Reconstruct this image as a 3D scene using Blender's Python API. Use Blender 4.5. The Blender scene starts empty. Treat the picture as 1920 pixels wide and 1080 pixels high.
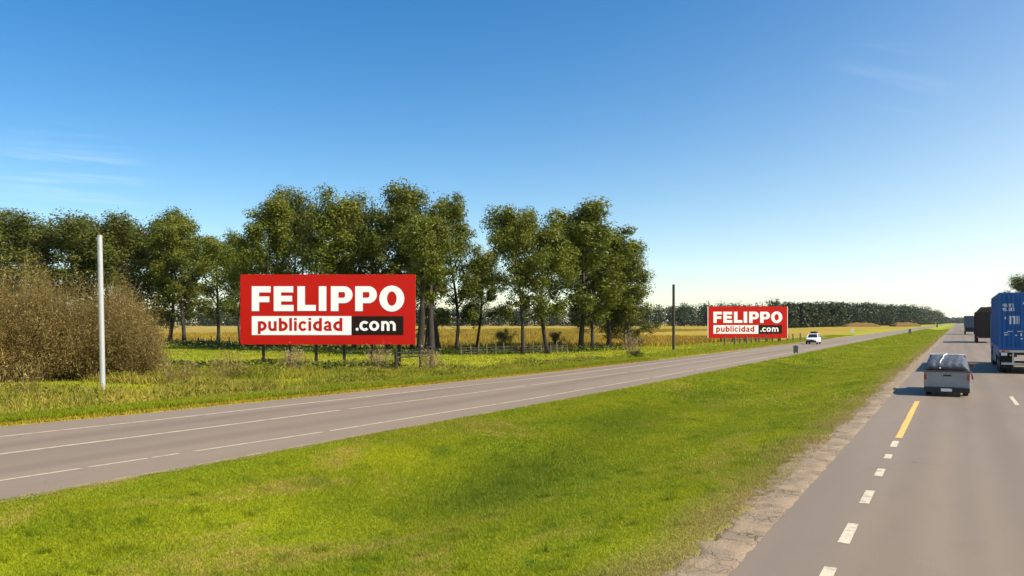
import bpy, bmesh, math, random
import numpy as np
from mathutils import Vector, Matrix

R = math.radians
scene = bpy.context.scene
C = scene.collection

# ------------------------------------------------------------------ camera
F_PX, CAM_H, VX, VY = 1500.0, 2.9, 1795.0, 605.0      # focal length (px of 1920), eye height, vanishing point of the road
TH = math.atan((VX - 960) / F_PX)
cam = bpy.data.cameras.new('camera')
cam.sensor_width = 36
cam.lens = F_PX / 1920 * 36
cam.shift_y = (VY - 540) / 1920
cam.clip_start = 0.1
cam.clip_end = 20000
cam_o = bpy.data.objects.new('camera', cam)
cam_o.location = (0, 0, CAM_H)
cam_o.rotation_euler = (R(90), 0, TH)
C.objects.link(cam_o)
scene.camera = cam_o

# ------------------------------------------------------------------ sky, sun, exposure
SUN_AZ, SUN_EL = R(84), R(47)
world = bpy.data.worlds.new('World')
scene.world = world
world.use_nodes = True
wn, wl = world.node_tree.nodes, world.node_tree.links
sky = wn.new('ShaderNodeTexSky')
sky.sky_type = 'NISHITA'
sky.sun_disc = False
sky.sun_elevation = SUN_EL
sky.sun_rotation = SUN_AZ
sky.altitude = 0
sky.air_density = 1.0
sky.dust_density = 0.15
sky.ozone_density = 2.0
HAZE_K0, HAZE_K1, HAZE_COL = -9.5, 7.5, (7.9, 8.2, 7.8, 1)
hs = wn.new('ShaderNodeHueSaturation')
hs.inputs['Saturation'].default_value = 1.42
wl.new(sky.outputs[0], hs.inputs['Color'])
def wmath(op, a, b=None, c=None):
    n = wn.new('ShaderNodeMath'); n.operation = op
    for i, v in enumerate((a, b, c)):
        if v is None: continue
        if isinstance(v, (int, float)): n.inputs[i].default_value = v
        else: wl.new(v, n.inputs[i])
    return n.outputs[0]
def wdot(vec, d):
    n = wn.new('ShaderNodeVectorMath'); n.operation = 'DOT_PRODUCT'; wl.new(vec, n.inputs[0]); n.inputs[1].default_value = d; return n.outputs['Value']
def wmix(f, a, b):
    n = wn.new('ShaderNodeMix'); n.data_type = 'RGBA'
    wl.new(f, n.inputs['Factor']); wl.new(a, n.inputs['A'])
    if isinstance(b, tuple): n.inputs['B'].default_value = b
    else: wl.new(b, n.inputs['B'])
    return n.outputs['Result']
tc = wn.new('ShaderNodeTexCoord'); gen = tc.outputs['Generated']
sep = wn.new('ShaderNodeSeparateXYZ'); wl.new(gen, sep.inputs[0])
# pale moist air low over the plain, paler on the sun's side
sunward = wmath('MULTIPLY_ADD', wdot(gen, (math.sin(SUN_AZ), math.cos(SUN_AZ), 0)), 0.5, 0.5)
depth_ = wmath('EXPONENT', wmath('MULTIPLY', wmath('MAXIMUM', sep.outputs[2], 0.0), wmath('MULTIPLY_ADD', sunward, HAZE_K1, HAZE_K0)))
air = wmath('MULTIPLY', depth_, wmath('MULTIPLY_ADD', wmath('POWER', sunward, 3.0), 3.0, 0.10))
skyc = wmix(air, hs.outputs[0], HAZE_COL)
# thin cirrus streaks: noise drawn out along the wind, in two places of the sky
def dirof(x, y):
    xc, z = (x - 960) / F_PX, (VY - y) / F_PX
    return Vector((xc * math.cos(TH) - math.sin(TH), xc * math.sin(TH) + math.cos(TH), z)).normalized()
for (x, y, rad, amt, sc, rot, thr) in ((130, 400, 0.110, 0.22, (2.6, 2.6, 40), 0.0, 0.50), (1690, 100, 0.085, 0.06, (2.4, 2.4, 26), -0.30, 0.50)):
    D = dirof(x, y)
    near = wn.new('ShaderNodeMapRange'); near.interpolation_type = 'SMOOTHSTEP'
    wl.new(wdot(gen, tuple(D)), near.inputs['Value']); near.inputs['From Min'].default_value = math.cos(rad); near.inputs['From Max'].default_value = math.cos(rad * 0.25)
    mp = wn.new('ShaderNodeMapping'); wl.new(gen, mp.inputs[0]); mp.inputs['Scale'].default_value = sc
    rt_ = wn.new('ShaderNodeVectorRotate'); rt_.rotation_type = 'AXIS_ANGLE'; wl.new(gen, rt_.inputs['Vector']); rt_.inputs['Axis'].default_value = tuple(D); rt_.inputs['Angle'].default_value = rot
    wl.new(rt_.outputs[0], mp.inputs[0])
    nz = wn.new('ShaderNodeTexNoise'); wl.new(mp.outputs[0], nz.inputs['Vector']); nz.inputs['Scale'].default_value = 1.6; nz.inputs['Detail'].default_value = 6; nz.inputs['Roughness'].default_value = 0.6; nz.inputs['Distortion'].default_value = 0.35
    mr = wn.new('ShaderNodeMapRange'); mr.interpolation_type = 'SMOOTHSTEP'; wl.new(nz.outputs[0], mr.inputs['Value']); mr.inputs['From Min'].default_value = thr; mr.inputs['From Max'].default_value = 0.78
    skyc = wmix(wmath('MULTIPLY', wmath('MULTIPLY', near.outputs[0], mr.outputs[0]), amt), skyc, (8.0, 8.3, 8.6, 1))
bg = wn['Background']
wl.new(skyc, bg.inputs[0])
bg.inputs[1].default_value = 0.085

sun = bpy.data.lights.new('sun', 'SUN')
sun.energy = 4.6
sun.angle = R(0.53)
sun.color = (1.0, 0.92, 0.76)
sun_o = bpy.data.objects.new('sun', sun)
sd = Vector((math.sin(SUN_AZ) * math.cos(SUN_EL), math.cos(SUN_AZ) * math.cos(SUN_EL), math.sin(SUN_EL)))
sun_o.rotation_euler = sd.to_track_quat('Z', 'Y').to_euler()
sun_o.location = sd * 60
C.objects.link(sun_o)

scene.view_settings.view_transform = 'Standard'
scene.view_settings.look = 'None'
scene.view_settings.gamma = 1
scene.view_settings.exposure = 0.88
scene.render.engine = 'CYCLES'
scene.cycles.max_bounces = 6
scene.cycles.transparent_max_bounces = 8

# ------------------------------------------------------------------ helpers
def px(x, y, z=0.0):
    """ground point (height z) seen at a place of the 1920 x 1080 photograph -> world X, Y and depth"""
    zc = F_PX * (CAM_H - z) / (y - VY)
    xc = (x - 960) / F_PX * zc
    return (xc * math.cos(TH) - zc * math.sin(TH), xc * math.sin(TH) + zc * math.cos(TH), zc)

def link(o, parent=None):
    C.objects.link(o)
    if parent: o.parent = parent
    return o

def tag(o, label=None, cat=None, group=None, kind=None):
    if label: o['label'] = label
    if cat: o['category'] = cat
    if group: o['group'] = group
    if kind: o['kind'] = kind
    return o

def thing(name, label, cat, loc=(0, 0, 0), rz=0.0, group=None):
    o = bpy.data.objects.new(name, None)
    o.empty_display_size = 0.3
    o.location = loc
    o.rotation_euler = (0, 0, rz)
    link(o)
    return tag(o, label, cat, group)

def copy_tree(o, parent=None):
    c = o.copy()
    C.objects.link(c)
    if parent: c.parent = parent
    for ch in [k for k in bpy.data.objects if k.parent == o]:
        copy_tree(ch, c)
    return c

def np_mesh(name, V, F, mat=None, attrs=None, smooth=False):
    """V (n,3), F (m,k)"""
    me = bpy.data.meshes.new(name)
    V = np.asarray(V, dtype=np.float32); F = np.asarray(F, dtype=np.int32)
    m, k = F.shape
    me.vertices.add(len(V)); me.vertices.foreach_set('co', V.ravel())
    me.loops.add(m * k); me.loops.foreach_set('vertex_index', F.ravel())
    me.polygons.add(m); me.polygons.foreach_set('loop_start', np.arange(0, m * k, k, dtype=np.int32))
    if smooth: me.polygons.foreach_set('use_smooth', np.ones(m, dtype=bool))
    for an, av in (attrs or {}).items():
        a = me.attributes.new(an, 'FLOAT', 'POINT'); a.data.foreach_set('value', np.asarray(av, dtype=np.float32))
    if mat: me.materials.append(mat)
    me.update(calc_edges=True)
    me.validate()
    return me

class MB:
    def __init__(s): s.v = []; s.f = []
    def add(s, vs, fs):
        n = len(s.v); s.v += [tuple(p) for p in vs]; s.f += [tuple(i + n for i in q) for q in fs]; return s
    def box(s, x0, x1, y0, y1, z0, z1, M=None):
        vs = [Vector(p) for p in ((x0,y0,z0),(x1,y0,z0),(x1,y1,z0),(x0,y1,z0),(x0,y0,z1),(x1,y0,z1),(x1,y1,z1),(x0,y1,z1))]
        if M: vs = [M @ p for p in vs]
        return s.add(vs, [(0,3,2,1),(4,5,6,7),(0,1,5,4),(1,2,6,5),(2,3,7,6),(3,0,4,7)])
    def hexa(s, b, t):
        """bottom quad b, top quad t (counter-clockwise seen from above)"""
        return s.add(list(b) + list(t), [(0,3,2,1),(4,5,6,7),(0,1,5,4),(1,2,6,5),(2,3,7,6),(3,0,4,7)])
    def loft(s, rings, caps=True, closed=True):
        n = len(rings[0]); vs = [p for r in rings for p in r]; fs = []
        for i in range(len(rings) - 1):
            for j in range(n if closed else n - 1):
                a = i * n + j; b = i * n + (j + 1) % n
                fs.append((a, b, b + n, a + n))
        if caps: fs += [tuple(reversed(range(n))), tuple((len(rings) - 1) * n + j for j in range(n))]
        return s.add(vs, fs)
    def tube(s, pts, rad, n=8):
        pts = [Vector(p) for p in pts]
        if not hasattr(rad, '__len__'): rad = [rad] * len(pts)
        rings = []
        for i, p in enumerate(pts):
            d = (pts[min(i + 1, len(pts) - 1)] - pts[max(i - 1, 0)]).normalized()
            u = d.cross(Vector((0, 0, 1)) if abs(d.z) < 0.9 else Vector((1, 0, 0))).normalized(); w = d.cross(u)
            rings.append([p + (u * math.cos(2 * math.pi * k / n) + w * math.sin(2 * math.pi * k / n)) * rad[i] for k in range(n)])
        return s.loft(rings)
    def lathe_x(s, prof, cx, cy, cz, n=20):
        """profile [(x, r)] turned about an axis along X"""
        rings = [[(cx + x, cy + r * math.cos(2 * math.pi * k / n), cz + r * math.sin(2 * math.pi * k / n)) for k in range(n)] for x, r in prof]
        return s.loft(rings)
    def build(s, name, mat, parent=None, bevel=0.0, smooth=False, segs=2):
        me = bpy.data.meshes.new(name)
        me.from_pydata([tuple(v) for v in s.v], [], s.f)
        bm = bmesh.new(); bm.from_mesh(me)
        bmesh.ops.recalc_face_normals(bm, faces=bm.faces)
        if bevel:
            bmesh.ops.bevel(bm, geom=list(bm.edges), offset=bevel, segments=segs, affect='EDGES', profile=0.6, clamp_overlap=True)
        bm.to_mesh(me); bm.free()
        if smooth:
            for p in me.polygons: p.use_smooth = True
        me.materials.append(mat)
        o = bpy.data.objects.new(name, me)
        return link(o, parent)

# ------------------------------------------------------------------ materials
class NT:
    def __init__(s, name):
        s.m = bpy.data.materials.new(name); s.m.use_nodes = True
        s.n = s.m.node_tree.nodes; s.l = s.m.node_tree.links
        s.b = s.n['Principled BSDF']; s.out = s.n['Material Output']
    def new(s, t, **kw):
        n = s.n.new(t)
        for k, v in kw.items(): setattr(n, k, v)
        return n
    def put(s, sock, v):
        if isinstance(v, bpy.types.NodeSocket): s.l.new(v, sock)
        elif isinstance(v, tuple): sock.default_value = v if len(v) == len(sock.default_value) else (*v, 1)
        else: sock.default_value = v
    def pos(s):
        g = getattr(s, '_g', None)
        if g is None: g = s._g = s.new('ShaderNodeNewGeometry')
        return g.outputs['Position']
    def obj(s):
        return s.new('ShaderNodeTexCoord').outputs['Object']
    def noise(s, vec, scale, detail=4, rough=0.55, dist=0.0, stretch=None):
        if stretch:
            mp = s.new('ShaderNodeMapping'); s.l.new(vec, mp.inputs[0]); mp.inputs['Scale'].default_value = stretch; vec = mp.outputs[0]
        n = s.new('ShaderNodeTexNoise'); s.l.new(vec, n.inputs['Vector'])
        n.inputs['Scale'].default_value = scale; n.inputs['Detail'].default_value = detail
        n.inputs['Roughness'].default_value = rough; n.inputs['Distortion'].default_value = dist
        return n.outputs[0]
    def ramp(s, fac, lo, hi, smooth=True):
        n = s.new('ShaderNodeMapRange'); n.interpolation_type = 'SMOOTHSTEP' if smooth else 'LINEAR'
        s.put(n.inputs['Value'], fac); n.inputs['From Min'].default_value = lo; n.inputs['From Max'].default_value = hi
        return n.outputs[0]
    def math(s, op, a, b=0.0):
        n = s.new('ShaderNodeMath', operation=op); s.put(n.inputs[0], a); s.put(n.inputs[1], b); return n.outputs[0]
    def mix(s, fac, a, b, blend='MIX'):
        n = s.new('ShaderNodeMix', data_type='RGBA', blend_type=blend)
        s.put(n.inputs['Factor'], fac); s.put(n.inputs['A'], a); s.put(n.inputs['B'], b); return n.outputs['Result']
    def attr(s, name):
        return s.new('ShaderNodeAttribute', attribute_name=name).outputs['Fac']
    def bump(s, h, strength, dist=0.02):
        n = s.new('ShaderNodeBump'); s.l.new(h, n.inputs['Height']); n.inputs['Strength'].default_value = strength; n.inputs['Distance'].default_value = dist
        s.l.new(n.outputs[0], s.b.inputs['Normal'])
    def foliage(s, col, trans=0.35, rough=0.6):
        s.put(s.b.inputs['Base Color'], col); s.b.inputs['Roughness'].default_value = rough
        s.b.inputs['Specular IOR Level'].default_value = 0.25
        t = s.new('ShaderNodeBsdfTranslucent'); s.put(t.inputs[0], col)
        mx = s.new('ShaderNodeMixShader'); mx.inputs[0].default_value = trans
        s.l.new(s.b.outputs[0], mx.inputs[1]); s.l.new(t.outputs[0], mx.inputs[2]); s.l.new(mx.outputs[0], s.out.inputs[0])
        return s.m

def paint(name, col, rough=0.5, metal=0.0, var=0.25, scale=3.0, dirt=(0.16, 0.13, 0.10), dirt_amt=0.25, coat=0.0, spec=0.5):
    t = NT(name); o = t.obj()
    n = t.noise(o, scale, 6, 0.65)
    c = t.mix(t.math('MULTIPLY', t.ramp(n, 0.42, 0.75), dirt_amt), col, dirt)
    n2 = t.noise(o, scale * 9, 3, 0.6)
    dark = tuple(k * (1 - var) for k in col)
    c = t.mix(t.math('MULTIPLY', t.ramp(n2, 0.45, 0.8), 0.5), c, dark)
    t.put(t.b.inputs['Base Color'], c)
    t.b.inputs['Metallic'].default_value = metal
    t.put(t.b.inputs['Roughness'], t.math('ADD', rough - 0.1, t.math('MULTIPLY', n, 0.25)))
    t.b.inputs['Coat Weight'].default_value = coat
    t.b.inputs['Specular IOR Level'].default_value = spec
    return t.m

def flat(name, col, rough=0.5, spec=0.4):
    t = NT(name); n = t.noise(t.obj(), 1.2, 5, 0.6)
    t.put(t.b.inputs['Base Color'], t.mix(t.math('MULTIPLY', t.ramp(n, 0.35, 0.75), 0.10), col, tuple(k * 0.75 for k in col)))
    t.b.inputs['Roughness'].default_value = rough; t.b.inputs['Specular IOR Level'].default_value = spec
    return t.m

def grass_color(t):
    """colour of the mown grass, by place: shared by the soil sheet and the blades"""
    p = t.pos()
    big = t.noise(p, 0.16, 3, 0.5)
    mid = t.noise(p, 0.55, 4, 0.6, 0.6, stretch=(1.0, 0.55, 1))
    fine = t.noise(p, 2.6, 4, 0.6)
    c = t.mix(t.ramp(mid, 0.35, 0.68), (0.205, 0.255, 0.004), (0.305, 0.322, 0.006))
    c = t.mix(t.math('MULTIPLY', t.ramp(big, 0.45, 0.62), 0.40), c, (0.165, 0.225, 0.005))
    tuft = t.ramp(t.noise(p, 0.95, 4, 0.62, 0.4), 0.56, 0.70)
    c = t.mix(t.math('MULTIPLY', tuft, 0.65), c, (0.075, 0.145, 0.005))
    dry = t.math('MULTIPLY', t.ramp(t.noise(p, 0.30, 5, 0.68, 0.9, stretch=(1.2, 0.6, 1)), 0.51, 0.65), t.ramp(fine, 0.28, 0.58))
    c = t.mix(t.math('MULTIPLY', dry, 0.75), c, (0.40, 0.30, 0.075))
    c = t.mix(t.math('MULTIPLY', t.attr('ditch'), 0.80), c, (0.058, 0.125, 0.004))
    return c

def make_ground_mat():
    t = NT('ground_soil_and_turf'); p = t.pos()
    g = t.mix(t.attr('edge'), grass_color(t), (0.26, 0.19, 0.105))
    # yellow verge and field left of the far carriageway: attribute 'd' = metres from its kerbless edge
    d = t.attr('d')
    wob = t.noise(p, 0.25, 4, 0.6)
    dw = t.math('ADD', d, t.math('MULTIPLY', t.math('SUBTRACT', wob, 0.5), 5.0))
    verge = t.mix(t.ramp(t.noise(p, 0.22, 5, 0.65, 0.5), 0.38, 0.66), (0.215, 0.245, 0.008), (0.36, 0.29, 0.022))
    field = t.mix(t.ramp(t.noise(p, 0.045, 6, 0.65, 0.4, stretch=(1, 0.4, 1)), 0.35, 0.65), (0.36, 0.235, 0.030), (0.235, 0.195, 0.024))
    field = t.mix(t.math('MULTIPLY', t.ramp(t.noise(p, 0.7, 4, 0.7), 0.45, 0.7), 0.35), field, (0.20, 0.135, 0.035))
    left = t.mix(t.attr('fld'), verge, field)
    farm = t.mix(t.ramp(t.noise(p, 0.006, 4, 0.6), 0.4, 0.6), (0.24, 0.19, 0.035), (0.31, 0.21, 0.05))
    left = t.mix(t.ramp(dw, 120.0, 300.0), left, farm)
    c = t.mix(t.ramp(d, 0.0, 0.02), g, left)
    fine = t.noise(p, 9.0, 5, 0.7)
    c = t.mix(t.math('MULTIPLY', t.ramp(fine, 0.40, 0.72), 0.35), c, (0.085, 0.095, 0.012))
    t.put(t.b.inputs['Base Color'], c)
    t.b.inputs['Roughness'].default_value = 0.9; t.b.inputs['Specular IOR Level'].default_value = 0.1
    t.bump(fine, 0.5, 0.06)
    return t.m

def make_grass_mat():
    t = NT('grass_blades'); g = grass_color(t)
    r = t.attr('rnd')
    g = t.mix(t.math('MULTIPLY', t.ramp(r, 0.55, 1.0), 0.55), g, (0.42, 0.40, 0.030))
    g = t.mix(t.math('MULTIPLY', t.ramp(r, 0.30, 0.0), 0.50), g, (0.080, 0.145, 0.005))
    g = t.mix(t.attr('edge'), g, t.mix(r, (0.27, 0.22, 0.06), (0.42, 0.31, 0.13)))
    return t.foliage(g, 0.45, 0.55)

def make_weed_mat():
    t = NT('weed_blades'); r = t.attr('rnd'); p = t.pos()
    n = t.noise(p, 0.35, 4, 0.6)
    g = t.mix(t.ramp(t.math('ADD', r, t.math('MULTIPLY', t.math('SUBTRACT', n, 0.5), 1.4)), 0.25, 0.75), (0.20, 0.225, 0.012), (0.42, 0.32, 0.055))
    g = t.mix(t.math('MULTIPLY', t.ramp(r, 0.86, 0.92), 0.8), g, (0.33, 0.22, 0.11))
    return t.foliage(g, 0.35, 0.7)

def make_field_mat():
    t = NT('field_grass_blades'); r = t.attr('rnd'); n = t.noise(t.pos(), 0.05, 5, 0.65, 0.4, stretch=(1, 0.4, 1))
    c = t.mix(t.ramp(n, 0.38, 0.62), (0.40, 0.255, 0.032), (0.25, 0.205, 0.022))
    return t.foliage(t.mix(t.math('MULTIPLY', r, 0.35), c, (0.20, 0.14, 0.03)), 0.35, 0.7)

def make_dryedge_mat():
    t = NT('yellow_edge_blades'); r = t.attr('rnd')
    return t.foliage(t.mix(r, (0.42, 0.27, 0.020), (0.28, 0.235, 0.020)), 0.35, 0.7)

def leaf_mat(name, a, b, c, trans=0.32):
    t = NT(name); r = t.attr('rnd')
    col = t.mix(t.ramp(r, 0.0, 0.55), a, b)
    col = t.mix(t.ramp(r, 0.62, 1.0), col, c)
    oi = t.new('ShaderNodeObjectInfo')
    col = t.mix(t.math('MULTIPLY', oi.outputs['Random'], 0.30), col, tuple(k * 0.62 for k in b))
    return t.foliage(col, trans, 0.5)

def make_asphalt(name, base, base2, streaks):
    t = NT(name); p = t.pos()
    big = t.noise(p, 0.12, 4, 0.6, stretch=(2.2, 0.22, 1))
    mid = t.noise(p, 1.3, 5, 0.65, stretch=(1.5, 0.5, 1))
    fine = t.noise(p, 42.0, 3, 0.7)
    c = t.mix(t.ramp(big, 0.35, 0.68), base, base2)
    c = t.mix(t.math('MULTIPLY', t.ramp(mid, 0.48, 0.75), 0.30), c, tuple(k * 0.70 for k in base))
    # polished wheel tracks that run along the lanes
    sx = t.new('ShaderNodeSeparateXYZ'); t.l.new(p, sx.inputs[0])
    wob = t.math('ADD', sx.outputs[0], t.math('MULTIPLY', t.math('SUBTRACT', t.noise(p, 0.06, 2, 0.5), 0.5), 0.8))
    for x0, wd, amt in streaks:
        dd = t.math('ABSOLUTE', t.math('SUBTRACT', wob, x0))
        c = t.mix(t.math('MULTIPLY', t.ramp(dd, wd, wd * 0.15), amt), c, tuple(k * 0.62 for k in base))
    c = t.mix(t.math('MULTIPLY', t.ramp(fine, 0.35, 0.75), 0.35), c, tuple(k * 0.62 for k in base2))
    # hairline cracks
    v = t.new('ShaderNodeTexVoronoi', feature='DISTANCE_TO_EDGE'); mp = t.new('ShaderNodeMapping')
    w = t.new('ShaderNodeVectorMath', operation='ADD'); nn = t.new('ShaderNodeTexNoise'); nn.inputs['Scale'].default_value = 0.9
    t.l.new(p, nn.inputs['Vector']); t.l.new(p, w.inputs[0]); t.l.new(nn.outputs['Color'], w.inputs[1]); t.l.new(w.outputs[0], mp.inputs[0])
    mp.inputs['Scale'].default_value = (0.35, 0.16, 1); t.l.new(mp.outputs[0], v.inputs['Vector']); v.inputs['Scale'].default_value = 1.0
    crack = t.math('MULTIPLY', t.ramp(v.outputs['Distance'], 0.007, 0.0), t.ramp(t.noise(p, 0.2, 3, 0.6), 0.50, 0.62))
    stain = t.ramp(t.noise(p, 0.55, 5, 0.7, 0.5, stretch=(1, 0.35, 1)), 0.60, 0.74)
    c = t.mix(t.math('MULTIPLY', stain, 0.35), c, tuple(k * 0.55 for k in base))
    speck = t.ramp(t.noise(p, 95, 2, 0.8), 0.62, 0.75)
    c = t.mix(t.math('MULTIPLY', speck, 0.30), c, tuple(k * 1.7 for k in base))
    c = t.mix(t.math('MULTIPLY', crack, 0.45), c, (0.05, 0.04, 0.034))
    t.put(t.b.inputs['Base Color'], c)
    t.b.inputs['Roughness'].default_value = 0.7; t.b.inputs['Specular IOR Level'].default_value = 0.35
    t.bump(fine, 0.35, 0.01)
    return t.m

def make_line_mat(name, col):
    t = NT(name); p = t.pos()
    n = t.noise(p, 3.2, 6, 0.72); n2 = t.noise(p, 24, 4, 0.7)
    wear = t.ramp(t.math('ADD', t.math('MULTIPLY', n, 0.6), t.math('MULTIPLY', n2, 0.4)), 0.47, 0.62)
    t.put(t.b.inputs['Base Color'], t.mix(t.math('MULTIPLY', wear, 0.75), col, (0.20, 0.158, 0.122)))
    t.b.inputs['Roughness'].default_value = 0.7
    return t.m

def make_dirt(name, a, b, crackamt=0.8):
    t = NT(name); p = t.pos()
    n = t.noise(p, 1.6, 6, 0.68); f = t.noise(p, 22, 4, 0.7)
    c = t.mix(t.ramp(n, 0.36, 0.64), a, b)
    v = t.new('ShaderNodeTexVoronoi', feature='DISTANCE_TO_EDGE'); w = t.new('ShaderNodeVectorMath', operation='ADD')
    nn = t.new('ShaderNodeTexNoise'); nn.inputs['Scale'].default_value = 2.2; nn.inputs['Detail'].default_value = 5
    t.l.new(p, nn.inputs['Vector']); t.l.new(p, w.inputs[0]); t.l.new(nn.outputs['Color'], w.inputs[1]); t.l.new(w.outputs[0], v.inputs['Vector'])
    v.inputs['Scale'].default_value = 3.2
    crack = t.math('MULTIPLY', t.math('MULTIPLY', t.ramp(v.outputs['Distance'], 0.045, 0.0), t.ramp(t.noise(p, 0.8, 4, 0.6), 0.42, 0.60)), crackamt)
    c = t.mix(crack, c, (0.055, 0.043, 0.032))
    c = t.mix(t.math('MULTIPLY', t.ramp(f, 0.45, 0.75), 0.4), c, tuple(k * 0.55 for k in a))
    t.put(t.b.inputs['Base Color'], c); t.b.inputs['Roughness'].default_value = 0.95; t.b.inputs['Specular IOR Level'].default_value = 0.1
    t.bump(t.math('ADD', f, t.math('MULTIPLY', crack, -1.5)), 0.8, 0.03)
    return t.m

def make_bark(name, a, b):
    t = NT(name); o = t.obj()
    n = t.noise(o, 2.4, 6, 0.7, stretch=(2, 2, 0.5))
    t.put(t.b.inputs['Base Color'], t.mix(t.ramp(n, 0.38, 0.66), a, b)); t.b.inputs['Roughness'].default_value = 0.9
    t.bump(n, 0.8, 0.05)
    return t.m

M = {}
M['ground'] = make_ground_mat()
M['grass'] = make_grass_mat()
M['weed'] = make_weed_mat()
M['yedge'] = make_dryedge_mat()
M['field'] = make_field_mat()
M['asph_l'] = make_asphalt('asphalt_old', (0.230, 0.174, 0.124), (0.190, 0.146, 0.107), [(-19.6, 0.7, 0.5), (-16.2, 0.7, 0.45), (-18.2, 0.45, 0.25)])
M['asph_r'] = make_asphalt('asphalt_smooth', (0.208, 0.159, 0.116), (0.164, 0.129, 0.100), [(1.0, 0.55, 0.40), (-0.75, 0.5, 0.30), (0.15, 0.35, 0.18), (2.7, 0.5, 0.35), (4.4, 0.5, 0.35)])
M['white_line'] = make_line_mat('white_road_paint', (0.50, 0.43, 0.32))
M['faded_line'] = make_line_mat('faded_road_paint', (0.42, 0.345, 0.25))
M['yellow_line'] = make_line_mat('yellow_road_paint', (0.62, 0.38, 0.08))
M['shoulder'] = make_dirt('broken_shoulder', (0.285, 0.215, 0.148), (0.200, 0.157, 0.115), 0.6)
M['edge_dirt'] = make_dirt('road_edge_dirt', (0.34, 0.25, 0.165), (0.27, 0.20, 0.14), 0.3)
M['mound'] = make_dirt('red_earth', (0.17, 0.085, 0.035), (0.15, 0.115, 0.035), 0.2)
M['bark'] = make_bark('dark_bark', (0.016, 0.012, 0.009), (0.045, 0.034, 0.025))
M['bark2'] = make_bark('brown_bark', (0.06, 0.036, 0.024), (0.13, 0.085, 0.055))
M['leaf_a'] = leaf_mat('leaves_olive', (0.040, 0.060, 0.007), (0.130, 0.150, 0.013), (0.310, 0.285, 0.024), 0.33)
M['leaf_b'] = leaf_mat('leaves_dark', (0.036, 0.052, 0.009), (0.105, 0.118, 0.017), (0.235, 0.215, 0.030), 0.33)
M['leaf_wood'] = leaf_mat('leaves_far_wood', (0.010, 0.020, 0.006), (0.024, 0.040, 0.009), (0.062, 0.074, 0.014), 0.2)
M['leaf_shrub'] = leaf_mat('leaves_grey_shrub', (0.045, 0.052, 0.014), (0.095, 0.098, 0.024), (0.17, 0.155, 0.045))
M['leaf_weed'] = leaf_mat('leaves_weeds', (0.11, 0.14, 0.010), (0.20, 0.22, 0.014), (0.36, 0.30, 0.04), 0.35)
M['leaf_under_shaded'] = leaf_mat('leaves_undergrowth_shaded', (0.025, 0.042, 0.007), (0.05, 0.075, 0.010), (0.12, 0.14, 0.02), 0.3)
M['twig'] = leaf_mat('dry_twigs', (0.130, 0.092, 0.028), (0.300, 0.218, 0.070), (0.570, 0.440, 0.205), 0.42)
M['pale_twig'] = leaf_mat('pale_dry_stems', (0.20, 0.14, 0.07), (0.34, 0.25, 0.13), (0.46, 0.36, 0.22), 0.3)
M['sign_red'] = flat('sign_red', (0.50, 0.010, 0.004), 0.6, 0.15)
M['sign_white'] = flat('sign_white', (0.93, 0.93, 0.92), 0.5)
M['sign_dark'] = flat('sign_dark_brown', (0.020, 0.010, 0.006), 0.7, 0.1)
M['black_steel'] = paint('black_steel', (0.008, 0.008, 0.008), 0.6, 0, 0.2, 2, dirt_amt=0.1)
M['galv'] = paint('galvanised_steel', (0.48, 0.48, 0.50), 0.42, 0.35, 0.2, 3, (0.30, 0.27, 0.24), 0.35)
M['pole_dark'] = paint('tarred_pole', (0.030, 0.026, 0.020), 0.75, 0, 0.3, 4, dirt_amt=0.15)
M['wood_grey'] = make_bark('weathered_wood', (0.09, 0.066, 0.045), (0.18, 0.14, 0.10))
M['wood_dark'] = make_bark('dark_wood', (0.014, 0.010, 0.008), (0.04, 0.028, 0.02))
M['wire'] = paint('fence_wire', (0.25, 0.23, 0.21), 0.5, 0.6)
M['blue'] = paint('container_blue', (0.004, 0.098, 0.35), 0.55, 0, 0.35, 1.6, (0.02, 0.06, 0.17), 0.5)
M['blue_dark'] = paint('skirt_blue', (0.008, 0.070, 0.26), 0.5, 0, 0.3, 2, (0.02, 0.05, 0.13), 0.4)
M['steel'] = paint('bright_steel', (0.55, 0.54, 0.52), 0.4, 0.5, 0.3, 4, dirt_amt=0.35)
M['letter_white'] = paint('worn_white_letters', (0.78, 0.78, 0.78), 0.6, 0, 0.3, 5, (0.1, 0.2, 0.4), 0.3)
M['rubber'] = paint('rubber', (0.018, 0.018, 0.018), 0.85, 0, 0.3, 5, (0.09, 0.075, 0.06), 0.3)
M['chassis'] = paint('chassis_black', (0.020, 0.019, 0.018), 0.7, 0, 0.3, 4, (0.08, 0.065, 0.05), 0.4)
M['rim'] = paint('wheel_rim', (0.35, 0.34, 0.33), 0.45, 0.5, 0.3, 5)
M['red_lens'] = paint('red_lens', (0.42, 0.018, 0.012), 0.25, 0, 0.2, 6, dirt_amt=0.15)
M['amber_lens'] = paint('amber_lens', (0.6, 0.22, 0.03), 0.25, 0, 0.2, 6, dirt_amt=0.15)
M['clear_lens'] = paint('clear_lens', (0.75, 0.75, 0.72), 0.15, 0, 0.1, 6, dirt_amt=0.1)
M['silver'] = paint('silver_grey_paint', (0.265, 0.27, 0.28), 0.5, 0.1, 0.35, 2.2, (0.17, 0.16, 0.15), 0.45, 0.3)
M['rust_trim'] = paint('rusty_trim', (0.11, 0.050, 0.035), 0.7, 0, 0.3, 6)
M['brown_load'] = paint('brown_load', (0.095, 0.055, 0.035), 0.9, 0, 0.4, 3)
M['strap'] = paint('pale_strap', (0.62, 0.62, 0.60), 0.7)
M['glass'] = paint('dark_glass', (0.015, 0.018, 0.022), 0.12, 0, 0.1, 2, dirt_amt=0.15, spec=0.6)
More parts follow.
